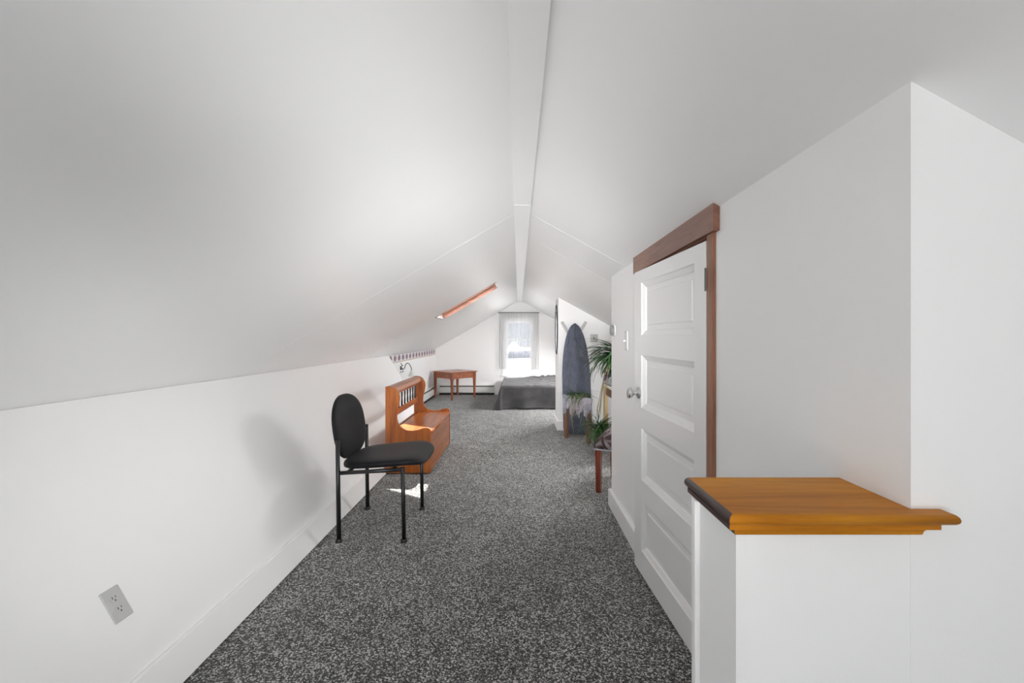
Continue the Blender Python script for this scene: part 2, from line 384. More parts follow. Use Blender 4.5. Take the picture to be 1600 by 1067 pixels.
for y0, y1 in ((Y0, 2.76), (2.76, 5.088), (5.088, Y1)):
    bm = bmesh.new()
    (slope_hole(bm, zl, -1.9, XA, y0 + g, y1 - g, 0, 0.0115, SKL) if y0 > 5 else slope(bm, zl, -1.9, XA, y0 + g, y1 - g, 0, 0.0115))
    obj('ceiling_panel', bm, M['ceil'], ceil)
for y0, y1 in ((Y0, 2.80), (2.80, 3.44), (3.44, 6.6), (6.6, Y1)):
    bm = bmesh.new()
    (slope_hole(bm, zr, XA, 2.1, y0 + g, y1 - g, 0, 0.0115, SKR if y0 == 3.44 else SKF) if y0 >= 3.44 else slope(bm, zr, XA, 2.1, y0 + g, y1 - g, 0, 0.0115))
    obj('ceiling_panel', bm, M['ceil'], ceil)
# ridge board in two lengths
ridge = struct(empty('trim_1', (0.02, 3, 1.93)))
for y0, y1 in ((Y0, 2.525), (2.528, Y1)):
    bm = bmesh.new(); prism(bm, [(-0.025, 1.935), (0.071, 1.935), (0.071, zr(0.071) - .0006), (XA, zr(XA) - .0006), (-0.025, zl(-0.025) - .0006)], y0, y1); obj('ridge_board', bm, M['trim'], ridge)

# end gable with window opening
WX0, WX1, WZ0, WZ1 = -0.27, 0.31, 0.42, 1.56
bm = bmesh.new()
T = 0.16
prism(bm, [(-1.9, -0.02), (WX0, -0.02), (WX0, zl(WX0) + .01), (-1.9, zl(-1.9) + .01)], Y1, Y1 + T)
prism(bm, [(WX1, -0.02), (2.1, -0.02), (2.1, zr(2.1) + .01), (WX1, zr(WX1) + .01)], Y1, Y1 + T)
prism(bm, [(WX0, WZ1), (WX1, WZ1), (WX1, zr(WX1) + .01), (XA, zr(XA) + .01), (WX0, zl(WX0) + .01)], Y1, Y1 + T)
prism(bm, [(WX0, -0.02), (WX1, -0.02), (WX1, WZ0), (WX0, WZ0)], Y1, Y1 + T)
struct(obj('wall_end', bm, M['wall']))
# roof overhang beyond the end gable, with its collar board
YO = 10.39
bm = bmesh.new()
prism(bm, [(-2.1, zl(-2.1)), (XA, zl(XA) - .03), (XA, zl(XA) + .12), (-2.1, zl(-2.1) + .15)], Y1 + T, YO); prism(bm, [(XA, zr(XA) - .03), (2.2, zr(2.2)), (2.2, zr(2.2) + .15), (XA, zr(XA) + .12)], Y1 + T, YO)
struct(obj('trim_5', bm, M['trim']))
bm = bmesh.new(); prism(bm, [(-0.60, 1.59), (-0.3, 1.625), (-0.1, 1.64), (0.034, 1.62), (0.17, 1.64), (0.37, 1.625), (0.62, 1.59), (0.62, 1.66), (0.37, 1.77), (0.034, 1.815), (-0.3, 1.77), (-0.60, 1.66)], YO - 0.03, YO - 0.001); struct(obj('trim_6', bm, M['trim']))
# back gable (behind the camera) with its window opening
bm = bmesh.new()
BX0, BX1, BZ0, BZ1 = -1.1, 1.1, 0.68, 1.75 - 0.42
prism(bm, [(-2.0, -0.02), (BX0, -0.02), (BX0, zl(BX0) + .01), (-2.0, zl(-2.0) + .01)], Y0 - T, Y0)
prism(bm, [(BX1, -0.02), (2.1, -0.02), (2.1, zr(2.1) + .01), (BX1, zr(BX1) + .01)], Y0 - T, Y0)
BZ1 = min(zl(BX0), zr(BX1)) - 0.02
prism(bm, [(BX0, BZ1), (BX1, BZ1), (BX1, zr(BX1) + .01), (XA, zr(XA) + .01), (BX0, zl(BX0) + .01)], Y0 - T, Y0)
prism(bm, [(BX0, -0.02), (BX1, -0.02), (BX1, BZ0), (BX0, BZ0)], Y0 - T, Y0)
struct(obj('wall_back', bm, M['wall']))

# right wall with the door opening; faces
RX = 0.664
DY0, DY1, DZ = 1.575, 2.47, 1.555
bm = bmesh.new()
def rw(y0, y1, z0): prism(bm, [(RX, z0), (RX + 0.11, z0), (RX + 0.11, zr(RX + 0.11) + .008), (RX, zr(RX) + .008)], y0, y1)
rw(0.77, DY0, 0); rw(DY1, 3.245, 0); rw(DY0, DY1, DZ)
struct(obj('wall_right', bm, M['wall']))
bm = bmesh.new()
prism(bm, [(RX + 0.11, 0), (2.1, 0), (2.1, zr(2.1) + .008), (RX + 0.11, zr(RX + 0.11) + .008)], 0.77, 0.88)
prism(bm, [(RX + 0.11, 0), (XR, 0), (XR, zr(XR) + .008), (RX + 0.11, zr(RX + 0.11) + .008)], 3.145, 3.245)
struct(obj('wall_right_front', bm, M['wall']))
bm = bmesh.new(); box(bm, XR, XR + 0.1, 0.88, Y1, 0, zr(XR + .1)); box(bm, 2.1, 2.2, Y0, 0.88, 0, zr(2.2)); struct(obj('wall_right_far', bm, M['wall']))
bm = bmesh.new(); prism(bm, [(0.518, 0), (XR, 0), (XR, zr(XR) + .008), (0.518, zr(0.518) + .008)], 5.88, 6.36); struct(obj('wall_alcove', bm, M['wall']))
# low stair wall in front of the right wall
bm = bmesh.new(); box(bm, 0.368, RX + 0.004, 0.771, 0.922, 0, 0.8705); struct(obj('wall_stair', bm, M['wall']))
bm = bmesh.new(); box(bm, 0.3675, 0.386, 0.7685, 0.771, 0, 0.869); struct(obj('trim_2', bm, M['trim']))
bm = bmesh.new(); box(bm, 0.359, 0.374, 0.925, 0.945, 0, 0.868, 0.002, 1); struct(obj('trim_3', bm, M['trim']))

# right and alcove baseboards
def bboard(name, segs):
    bm = bmesh.new()
    for (x0, x1, y0, y1) in segs: box(bm, x0, x1, y0, y1, 0, 0.118, 0.004, 2)
    return struct(obj(name, bm, M['trim']))
bboard('baseboard_right', [(RX - 0.021, RX, 2.52, 3.266), (RX - 0.021, XR, 3.245, 3.266)])
bboard('baseboard_alcove', [(0.497, XR, 5.859, 5.88), (0.497, 0.518, 5.88, 6.36)])

# ---------------------------------------------------------------- end window
def window(name, x0, x1, z0, z1, y):
    w = struct(empty(name, ((x0 + x1) / 2, y, z0)))
    bm = bmesh.new(); c = 0.07
    box(bm, x0 - c, x0, y - 0.018, y, z0 - 0.02, z1 + c, 0.003, 1); box(bm, x1, x1 + c, y - 0.018, y, z0 - 0.02, z1 + c, 0.003, 1); box(bm, x0, x1, y - 0.018, y, z1, z1 + c, 0.003, 1)
    obj('window_casing', bm, M['trim'], w)
    bm = bmesh.new(); j = 0.02
    box(bm, x0, x0 + j, y, y + 0.14, z0, z1); box(bm, x1 - j, x1, y, y + 0.14, z0, z1); box(bm, x0 + j, x1 - j, y, y + 0.14, z1 - j, z1); box(bm, x0 + j, x1 - j, y, y + 0.14, z0, z0 + j)
    obj('window_frame', bm, M['trim'], w)
    bm = bmesh.new(); box(bm, x0 - c - 0.03, x1 + c + 0.03, y - 0.045, y + 0.01, z0 - 0.03, z0 - 0.003, 0.006, 2); obj('window_sill', bm, M['trim'], w)
    zm = z0 + (z1 - z0) * 0.635
    for (a, b, dy) in ((zm - 0.012, z1 - j, 0.085), (z0 + j, zm + 0.02, 0.045)):
        bm = bmesh.new(); q = 0.034; u0, u1 = x0 + j, x1 - j
        box(bm, u0, u0 + q, y + dy, y + dy + 0.03, a, b); box(bm, u1 - q, u1, y + dy, y + dy + 0.03, a, b)
        box(bm, u0 + q, u1 - q, y + dy, y + dy + 0.03, a, a + q); box(bm, u0 + q, u1 - q, y + dy, y + dy + 0.03, b - q, b)
        s_ = obj('sash', bm, M['trim'], w)
        bm = bmesh.new(); box(bm, u0 + q - .003, u1 - q + .003, y + dy + 0.013, y + dy + 0.017, a + q - .003, b - q + .003); obj('pane', bm, M['glass'], s_)
    return w
window('window_1', WX0, WX1, WZ0, WZ1, Y1)
# window behind the camera
w2 = struct(empty('window_2', (0, Y0, BZ0)))
bm = bmesh.new()
for x0, x1, z0, z1 in ((BX0 - .07, BX0, BZ0 - .07, BZ1 + .02), (BX1, BX1 + .07, BZ0 - .07, BZ1 + .02), (BX0, BX1, BZ1, BZ1 + .02), (BX0, BX1, BZ0 - .07, BZ0)):
    box(bm, x0, x1, Y0, Y0 + 0.018, z0, z1)
obj('window_casing', bm, M['trim'], w2)

# roof windows: wooden linings, frame and glass
def roofwin(name, f, hole, th):
    x0, x1, y0, y1 = hole
    w = struct(empty(name, ((x0 + x1) / 2, (y0 + y1) / 2, f((x0 + x1) / 2))))
    d = Vector((1, 0, (f(1) - f(0)))).normalized(); nn = Vector((-d.z, 0, d.x))
    def P(x, h): return (x + nn.x * h, f(x) + nn.z * h)
    lo, hi = (x0, x1) if f(x0) < f(x1) else (x1, x0); s_ = 1 if hi > lo else -1
    t_ = 0.012
    # side linings
    for a, b, lip in ((y0, y0 + t_, -0.006), (y1 - t_, y1, 0.0)):
        bm = bmesh.new(); prism(bm, [P(x0, lip), P(x1, lip), P(x1, th), P(x0, th)], a, b); obj('side_lining', bm, M['skywood'], w)
    bm = bmesh.new(); prism(bm, [P(x0 + .06, -0.003), P(x1 - .06, -0.003), P(x1 - .06, 0.012), P(x0 + .06, 0.012)], y1 - t_ - 0.016, y1 - t_); obj('bead', bm, M['skywood'], w)
    bm = bmesh.new(); prism(bm, [P(lo, 0.001), P(lo + s_ * t_, 0.001), P(lo + s_ * t_, th), P(lo, th)], y0 + t_, y1 - t_); obj('bottom_lining', bm, M['plate'], w)
    bm = bmesh.new(); prism(bm, [P(hi, 0.001), P(hi - s_ * t_, 0.001), P(hi - s_ * t_, th), P(hi, th)], y0 + t_, y1 - t_); obj('top_lining', bm, M['trim'], w)
    q = 0.035; a0, a1 = min(lo, hi) + t_, max(lo, hi) - t_
    bm = bmesh.new(); h0, h1 = th * 0.42, th + 0.02
    prism(bm, [P(a0, h0), P(a1, h0), P(a1, h1), P(a0, h1)], y0 + t_, y0 + t_ + q); prism(bm, [P(a0, h0), P(a1, h0), P(a1, h1), P(a0, h1)], y1 - t_ - q, y1 - t_)
    prism(bm, [P(a0, h0), P(a0 + q, h0), P(a0 + q, h1), P(a0, h1)], y0 + t_ + q, y1 - t_ - q); prism(bm, [P(a1 - q, h0), P(a1, h0), P(a1, h1), P(a1 - q, h1)], y0 + t_ + q, y1 - t_ - q)
    fr = obj('sash', bm, M['skywood'], w)
    bm = bmesh.new(); prism(bm, [P(a0 + q, th * .8), P(a1 - q, th * .8), P(a1 - q, th * .8 + .004), P(a0 + q, th * .8 + .004)], y0 + t_ + q, y1 - t_ - q); obj('pane', bm, M['glass'], fr)
    return w
roofwin('window_3', zl, SKL, 0.125)
roofwin('window_4', zr, SKR, 0.125)  # unseen window, added to let light into the alcove
roofwin('window_5', zr, SKF, 0.125)  # unseen window, added to light the end room

# ---------------------------------------------------------------- door, casing
door = struct(empty('door_1', (0.651, 1.58, 0)))
ang = math.atan2(0.605 - 0.651, 2.37 - 1.58)     # swing out of the wall plane
dirv = Vector((math.sin(ang), math.cos(ang), 0)); inn = Vector((math.cos(ang), -math.sin(ang), 0))  # along the leaf / into the wall
LW = 0.792
def DP(d, t, z): v = Vector((0.651, 1.58, 0)) + dirv * d + inn * t; return (v.x, v.y, z)
def dbox(bm, d0, d1, t0, t1, z0, z1):
    vs_ = [bm.verts.new(DP(d, t, z)) for d in (d0, d1) for t in (t0, t1) for z in (z0, z1)]
    for f in ((0, 1, 3, 2), (4, 6, 7, 5), (0, 4, 5, 1), (2, 3, 7, 6), (0, 2, 6, 4), (1, 5, 7, 3)): bm.faces.new([vs_[i] for i in f])
rows = [(0.14, 0.394), (0.493, 0.748), (0.85, 1.111), (1.21, 1.472)]
PA, PB = 0.092, 0.686
for d0, d1 in ((0, PA), (PB, LW)):
    bm = bmesh.new(); dbox(bm, d0, d1, 0, 0.035, 0.022, 1.535); obj('stile', bm, M['doorp'], door)
zs = [0.022] + [z for r_ in rows for z in r_] + [1.535]
for i in range(0, len(zs), 2):
    bm = bmesh.new(); dbox(bm, PA, PB, 0, 0.035, zs[i], zs[i + 1]); obj('rail', bm, M['doorp'], door)
for z0, z1 in rows:
    bm = bmesh.new()
    def ring(m_, t): return [bm.verts.new(DP(d, t, z)) for d, z in ((PA + m_, z0 + m_), (PB - m_, z0 + m_), (PB - m_, z1 - m_), (PA + m_, z1 - m_))]
    rs = [ring(0, 0.001), ring(0.004, 0.006), ring(0.022, 0.015), ring(0.026, 0.020), ring(0.050, 0.020), ring(0.054, 0.015), ring(0.060, 0.0145)]
    for a, b in zip(rs, rs[1:]):
        for k in range(4): bm.faces.new((a[k], a[(k + 1) % 4], b[(k + 1) % 4], b[k]))
    bm.faces.new(rs[-1])
    bk = ring(0, 0.030)
    bm.faces.new(bk[::-1])
    for k in range(4): bm.faces.new((bk[k], bk[(k + 1) % 4], rs[0][(k + 1) % 4], rs[0][k]))
    obj('door_panel', bm, M['doorp'], door)
# knob
kp = Vector(DP(0.722, 0, 0.92))
rotk = inn.to_track_quat('Z', 'Y').to_matrix().to_4x4()
bm = bmesh.new(); lathe(bm, [(0.030, 0.0), (0.030, -0.004), (0.024, -0.008), (0.012, -0.010), (0.012, -0.012)], (0, 0, 0)); bm.transform(Matrix.Translation(kp) @ rotk)
ro = obj('knob_rosette', bm, M['chrome'], door, True)
bm = bmesh.new(); lathe(bm, [(0.010, -0.008), (0.010, -0.024), (0.017, -0.029), (0.026, -0.042), (0.027, -0.050), (0.023, -0.057), (0.012, -0.060)], (0, 0, 0), seg=16); bm.transform(Matrix.Translation(kp) @ rotk)
obj('door_knob', bm, M['chrome'], door)
for z in (0.22, 1.40):
    bm = bmesh.new(); tube(bm, [DP(-0.004, -0.004, z - .04), DP(-0.004, -0.004, z + .04)], 0.003, 10); obj('hinge', bm, M['pewter'], door)

# casing and lintel of stained wood (they keep clear of the sloped ceiling)
cas = struct(empty('trim_4', (0.657, 2.0, 0)))
bm = bmesh.new()
x0, x1, zb = 0.642, RX, 1.553
prism(bm, [(x0, zb), (x1, zb), (x1, zr(x1) - .002), (x0, zr(x0) - .002)], 1.500, 2.545); obj('head_casing', bm, M['casing_y'], cas)
for y0, y1 in ((1.528, 1.574), (2.476, 2.522)):
    bm = bmesh.new(); box(bm, 0.651, RX, y0, y1, 0.0, zb, 0.0015, 1); obj('side_casing', bm, M['casing_z'], cas)
# jamb linings of the opening
bm = bmesh.new()
box(bm, RX, RX + .11, DY0 - .001, DY0 + 0.004, 0, DZ); box(bm, RX, RX + .11, DY1 - .006, DY1 + .001, 0, DZ); box(bm, RX, RX + .11, DY0, DY1, DZ - .006, DZ + .001)
obj('door_jamb', bm, M['casing_z'], cas)

# ---------------------------------------------------------------- wooden cap on the stair wall
cap = empty('wooden_ledge', (0.5, 0.8, 0.87), 'honey brown wooden cap board with rounded nosing on top of the low stair wall', 'ledge')
ZT, TH = 0.910, 0.018
def bull(u0, u1, n_=6, right=True):
    """cross profile of bullnose from top to bottom"""
    r_ = TH / 2; out = []
    for k in range(n_ + 1):
        a = math.pi / 2 - math.pi * k / n_; out.append((math.cos(a) * r_, ZT - r_ + math.sin(a) * r_))
    return out
yF, xLft = 0.748, 0.352      # straight part edges (bullnose adds 9 mm beyond)
bm = bmesh.new()   # board: field
box(bm, xLft, RX - .0005, yF, 0.942, ZT - TH, ZT); box(bm, RX - .0005, 0.712, yF, 0.7695, ZT - TH, ZT); obj('cap_board', bm, M['honey'], cap)
bm = bmesh.new()   # front nosing, mitred at the left
b_ = bull(0, 0)
A = [bm.verts.new((xLft - u, yF - u, z)) for u, z in b_]; B = [bm.verts.new((0.712 + u * 0.9, yF - u, z)) for u, z in b_]
for i in range(len(b_) - 1): bm.faces.new((A[i], A[i + 1], B[i + 1], B[i]))
C_ = [bm.verts.new((0.712 + u * 0.9, 0.7695, z)) for u, z in b_]
for i in range(len(b_) - 1): bm.faces.new((B[i], B[i + 1], C_[i + 1], C_[i]))
obj('front_nosing', bm, M['honey'], cap, True)
bm = bmesh.new()
A = [bm.verts.new((xLft - u, yF - u, z)) for u, z in b_]; B = [bm.verts.new((xLft - u, 0.942, z)) for u, z in b_]
for i in range(len(b_) - 1): bm.faces.new((B[i], B[i + 1], A[i + 1], A[i]))
bm.faces.new(B)
o = obj('side_nosing', bm, M['nosing_dark'], cap, True); o['label'] = 'dark brown left nosing'
def cove(n_=5):
    """moulding profile under the cap, (projection from wall, z)"""
    pr = [(0.0, ZT - TH), (0.020, ZT - TH), (0.020, ZT - TH - 0.009), (0.016, ZT - TH - 0.010)]
    for k in range(1, n_ + 1):
        a = math.pi / 2 * k / n_
        pr.append((0.016 - 0.012 * math.sin(a), ZT - TH - 0.010 - 0.012 * (1 - math.cos(a))))
    pr += [(0.003, ZT - TH - 0.024), (0.0, ZT - TH - 0.024)]
    return pr
pr = cove()
bm = bmesh.new(); yw, xw = 0.7685, 0.3675
A = [bm.verts.new((xw - u, yw - u, z)) for u, z in pr]; B = [bm.verts.new((0.676 + u, yw - u, z)) for u, z in pr]; C_ = [bm.verts.new((0.676 + u, 0.7695, z)) for u, z in pr]
for L1, L2 in ((A, B), (B, C_)):
    for i in range(len(pr) - 1): bm.faces.new((L1[i], L1[i + 1], L2[i + 1], L2[i]))
bm.faces.new(C_)
obj('front_moulding', bm, M['honey'], cap)
bm = bmesh.new()
A = [bm.verts.new((xw - u, yw - u, z)) for u, z in pr]; B = [bm.verts.new((xw - u, 0.935, z)) for u, z in pr]
for i in range(len(pr) - 1): bm.faces.new((B[i], B[i + 1], A[i + 1], A[i]))
bm.faces.new(B)
o = obj('side_moulding', bm, M['nosing_dark'], cap); o['label'] = 'dark brown moulding on the left side'

# ---------------------------------------------------------------- outlet, switch, thermostat
def on_lean(t, y, off): x, z = lean(t, off); return (x, y, z)
ol = empty('wall_outlet', on_lean(0.305, 1.525, 0), 'grey rectangular electrical outlet with two sockets on the leaning left wall', 'outlet')
fw = Vector((0, 1, 0)); upv = Vector((-0.503, 0, 0.864)); nrm = Vector((nx, 0, nz)); oc = Vector(on_lean(0.305, 1.5245, 0))
MO = Matrix(((fw.x, upv.x, nrm.x, oc.x), (fw.y, upv.y, nrm.y, oc.y), (fw.z, upv.z, nrm.z, oc.z), (0, 0, 0, 1)))
bm = bmesh.new(); box(bm, -0.034, 0.034, -0.056, 0.056, 0.0, 0.006, 0.003, 2); bm.transform(MO); obj('cover_plate', bm, M['plate'], ol)
for s_ in (-1, 1):
    bm = bmesh.new(); c = s_ * 0.0195
    prism(bm, [(0.0165 * math.cos(a), c + max(-.0125, min(.0125, 0.0165 * math.sin(a)))) for a in (2 * math.pi * k / 24 for k in range(24))], 0.0055, 0.0075, 'Z'); bm.transform(MO)
    rc = obj('socket', bm, M['plate'], ol)
    bm = bmesh.new()
    box(bm, -0.0075, -0.0050, c + 0.000, c + 0.0085, 0.007, 0.0079); box(bm, 0.0045, 0.0068, c + 0.001, c + 0.008, 0.007, 0.0079)
    lathe(bm, [(0.0028, 0.007), (0.0028, 0.0079)], (0, c - 0.0065, 0), seg=12); bm.transform(MO)
    obj('slots', bm, M['slot'], rc)
bm = bmesh.new(); lathe(bm, [(0.003, 0.0055), (0.003, 0.0068), (0.001, 0.0072)], (0, 0, 0), seg=12); bm.transform(MO); obj('screw', bm, M['chrome'], ol)

swt = empty('light_switch', (RX, 2.79, 1.18), 'light switch plate with a toggle on the white wall beside the door', 'switch')
bm = bmesh.new(); box(bm, RX - 0.007, RX, 2.755, 2.825, 1.122, 1.238, 0.003, 2); obj('cover_plate', bm, M['whitep'], swt)
bm = bmesh.new(); box(bm, RX - 0.022, RX - 0.004, 2.786, 2.796, 1.172, 1.184, 0.002, 1); obj('toggle', bm, M['whitep'], swt)
th_ = empty('thermostat', (RX, 3.13, 1.248), 'round grey thermostat on the corner of the white wall above the plants', 'thermostat')
bm = bmesh.new(); lathe(bm, [(0.041, 0.0), (0.041, -0.006), (0.037, -0.008)], (RX, 3.14, 1.248), 'X'); obj('base_ring', bm, M['whitep'], th_, False)
bm = bmesh.new(); lathe(bm, [(0.036, -0.007), (0.036, -0.024), (0.032, -0.029), (0.010, -0.031)], (RX, 3.14, 1.248), 'X'); obj('dial', bm, M['dialgrey'], th_, False)
po = empty('switch_plate', (0.975, 5.88, 1.19), 'square grey plate on the alcove wall behind the large green plant', 'switch')
bm = bmesh.new(); box(bm, 0.93, 1.025, 5.873, 5.88, 1.135, 1.24, 0.002, 1); obj('cover_plate', bm, M['plate'], po)
bm = bmesh.new(); box(bm, 0.968, 0.980, 5.862, 5.874, 1.18, 1.20); obj('toggle', bm, M['slot'], po)

# ---------------------------------------------------------------- black chair
def chair():
    c = empty('side_chair', (-0.86, 2.93, 0), 'black upholstered armless chair with slim black legs beside the left wall', 'chair')
    ym = 2.925
    # seat pad
    def pad(bm, fn, n_=44, m_=10, e=0.6):
        tops = []
        prof = []
        for i in range(m_ + 1): prof.append((math.sin(math.pi / 2 * i / m_) if True else 0, math.cos(math.pi / 2 * i / m_)))
        prof_all = [(s_, c_) for s_, c_ in prof] + [(s_, -c_) for s_, c_ in prof[:-1][::-1]]
        rws = []
        for s_, c_ in prof_all:
            row = []
            if s_ < 1e-6:
                rws.append([bm.verts.new(fn(0, 0, math.copysign(1, c_), 0))]); continue
            rr = s_ ** 0.8; h = math.copysign(abs(c_) ** 0.55, c_)
            for k in range(n_):
                a = 2 * math.pi * k / n_; ca, sa = math.cos(a), math.sin(a)
                row.append(bm.verts.new(fn(math.copysign(abs(ca) ** e, ca) * rr, math.copysign(abs(sa) ** e, sa) * rr, h, rr)))
            rws.append(row)
        for a, b in zip(rws, rws[1:]):
            if len(a) == 1:
                for k in range(n_): bm.faces.new((a[0], b[k], b[(k + 1) % n_]))
            elif len(b) == 1:
                for k in range(n_): bm.faces.new((a[k], b[0], a[(k + 1) % n_]))
            else:
                for k in range(n_): bm.faces.new((a[k], b[k], b[(k + 1) % n_], a[(k + 1) % n_]))
    def seat_fn(u, v, h, rr):
        x = -0.818 + u * 0.256; y = ym + v * 0.258 * (1 + 0.05 * u)
        z = 0.452 + 0.020 * u + h * 0.033
        z += -0.010 * (1 - v * v) * (1 - u * u) * (h > 0) - 0.030 * max(0, u - 0.55) ** 2 / 0.2
        return (x, y, z)
    bm = bmesh.new(); pad(bm, seat_fn, e=0.48); obj('seat', bm, M['black_cloth'], c, True)
    def back_fn(u, v, h, rr):
        # u: along height -1..1, v: across
        wd = 0.224 * (1 - 0.16 * max(0, u) ** 2)
        z = 0.640 + u * 0.197; x = -1.088 - 0.030 * u + 0.010 * v * v + 0.012 * v
        return (x + h * 0.022 - 0.008 * (h > 0) * (1 - v * v), ym - 0.012 + v * wd, z)
    bm = bmesh.new(); pad(bm, back_fn, e=0.72); obj('backrest', bm, M['black_cloth'], c, True)
    yN, yS = 2.672, 3.18
    for y in (yN, yS):
        s_ = 1 if y > ym else -1
        bm = bmesh.new(); tube(bm, [(-1.054, y, 0.012), (-1.058, y, 0.30), (-1.062, y, 0.592)], [0.0135, 0.0125, 0.0125], 12); l_ = obj('leg', bm, M['black_metal'], c, True)
        bm = bmesh.new(); lathe(bm, [(0.020, 0), (0.020, 0.006), (0.0145, 0.018)], (-1.054, y, 0)); obj('foot_glide', bm, M['black_metal'], l_)
        bm = bmesh.new(); tube(bm, [(-0.672, y, 0.012), (-0.676, y, 0.25), (-0.680, y, 0.437)], [0.0125, 0.0125, 0.013], 12); l_ = obj('leg', bm, M['black_metal'], c, True)
        bm = bmesh.new(); lathe(bm, [(0.020, 0), (0.020, 0.006), (0.0145, 0.018)], (-0.672, y, 0)); obj('foot_glide', bm, M['black_metal'], l_)
        bm = bmesh.new(); tube(bm, [(-1.060, y, 0.402), (-0.680, y, 0.424)], 0.0115, 10); obj('side_rail', bm, M['black_metal'], c, True)
        bm = bmesh.new(); tube(bm, [(-1.062, y, 0.56), (-1.075, y - s_ * 0.035, 0.575), (-1.085, y - s_ * 0.06, 0.60)], 0.010, 8); obj('back_bracket', bm, M['black_metal'], c, True)
    for x, z in ((-1.0, 0.418), (-0.74, 0.428)):
        bm = bmesh.new(); tube(bm, [(x, yN, z - .008), (x, yS, z - .008)], 0.010, 10); obj('cross_rail', bm, M['black_metal'], c, True)
    return c
chair()

# ---------------------------------------------------------------- pine settle bench
be = empty('settle_bench', (-0.97, 4.5, 0), 'orange pine settle bench with scrolled sides and spindle back along left wall', 'bench')
BXK, BN, BF = -1.165, 3.985, 5.10
raw = [(0.0, 0.768), (0.045, 0.768), (0.085, 0.752), (0.112, 0.722), (0.124, 0.68), (0.122, 0.635), (0.112, 0.59), (0.101, 0.54), (0.100, 0.49), (0.112, 0.445), (0.14, 0.408), (0.18, 0.388), (0.235, 0.383), (0.285, 0.39), (0.325, 0.403), (0.360, 0.408), (0.385, 0.400), (0.398, 0.378)]
cur = smooth_curve([(a, b, 0) for a, b in raw], 3)
prof = [(BXK + a, b) for a, b, _ in cur] + [(BXK + 0.398, 0.012), (BXK, 0.012)]
for y0 in (BN, BF - 0.022):
    bm = bmesh.new(); prism(bm, prof[::-1], y0, y0 + 0.022)
    obj('side_panel', bm, M['bench'], be)
ya, yb = BN + 0.022, BF - 0.022
bm = bmesh.new(); box(bm, BXK + 0.05, BXK + 0.402, ya, yb, 0.352, 0.372, 0.004, 2); obj('seat', bm, M['benchy'], be)
bm = bmesh.new(); tube(bm, [(BXK + 0.402, ya, 0.366), (BXK + 0.402, yb, 0.366)], 0.010, 10); obj('seat_nosing', bm, M['benchy'], be, True)
bm = bmesh.new(); box(bm, BXK + 0.376, BXK + 0.394, ya, yb, 0.02, 0.352, 0.002, 1); obj('front_panel', bm, M['benchy'], be)
bm = bmesh.new(); box(bm, BXK + 0.004, BXK + 0.02, ya, yb, 0.02, 0.36); obj('back_panel', bm, M['benchy'], be)
bm = bmesh.new(); prism(bm, [(BXK + 0.004, 0.690), (BXK + 0.075, 0.690), (BXK + 0.082, 0.715), (BXK + 0.075, 0.748), (BXK + 0.05, 0.764), (BXK + 0.004, 0.766)], ya, yb); obj('top_rail', bm, M['benchy'], be)
bm = bmesh.new(); box(bm, BXK + 0.02, BXK + 0.042, ya, yb, 0.478, 0.535, 0.003, 1); obj('lower_rail', bm, M['benchy'], be)
for k in range(9):
    y = ya + (yb - ya) * (k + 0.7) / 9.4
    bm = bmesh.new(); lathe(bm, [(0.008, 0.535), (0.010, 0.57), (0.0075, 0.61), (0.010, 0.65), (0.008, 0.692)], (BXK + 0.031, y, 0), seg=8); obj('spindle', bm, M['dark_metal'], be, True)
for y, z in ((5.03, 0.33), (4.06, 0.33), (4.62, 0.12)):
    bm = bmesh.new(); lathe(bm, [(0.006, 0.0), (0.006, 0.002), (0.003, 0.0035)], (BXK + 0.3935, y, z), 'X', 8); obj('screw', bm, M['pewter'], be)

# ---------------------------------------------------------------- small cherry table in the far corner (turned 45 degrees)
tb = empty('side_table', (-1.262, 9.035, 0), 'cherry brown wooden side table with arched apron in the far left corner', 'table')
half = 0.32
def TBM(bm): bm.transform(Matrix.Translation((-1.262, 9.035, 0)) @ Matrix.Rotation(R(45), 4, 'Z'))
bm = bmesh.new(); box(bm, -half, half, -half, half, 0.518, 0.536, 0.005, 2); TBM(bm); obj('table_top', bm, M['table'], tb)
lg = 0.275
for sx_ in (-1, 1):
    for sy_ in (-1, 1):
        bm = bmesh.new()
        for z0, z1, w0, w1 in ((0.0, 0.40, 0.013, 0.021), (0.40, 0.517, 0.021, 0.022)):
            q = [[bm.verts.new((sx_ * (lg - .0) + dx * w, sy_ * lg + dy * w, z)) for dx, dy in ((-1, -1), (1, -1), (1, 1), (-1, 1))] for z, w in ((z0, w0), (z1, w1))]
            bm.faces.new(q[0][::-1]); bm.faces.new(q[1])
            for k in range(4): bm.faces.new((q[0][k], q[0][(k + 1) % 4], q[1][(k + 1) % 4], q[1][k]))
        TBM(bm); obj('leg', bm, M['tablez'], tb)
ap = [(-0.254, 0.517), (-0.254, 0.37)]
ap += [(-0.254 + 0.010 + 0.05 * (1 - math.cos(a)), 0.37 + 0.035 * math.sin(a)) for a in (math.pi / 2 * k / 6 for k in range(0, 7))]
ap2 = ap + [(-x, z) for x, z in ap[::-1]]
for k in range(4):
    bm = bmesh.new(); prism(bm, ap2, -lg - 0.010, -lg + 0.006, 'Y')
    bm.transform(Matrix.Rotation(R(90 * k), 4, 'Z')); TBM(bm); obj('apron', bm, M['table'], tb)

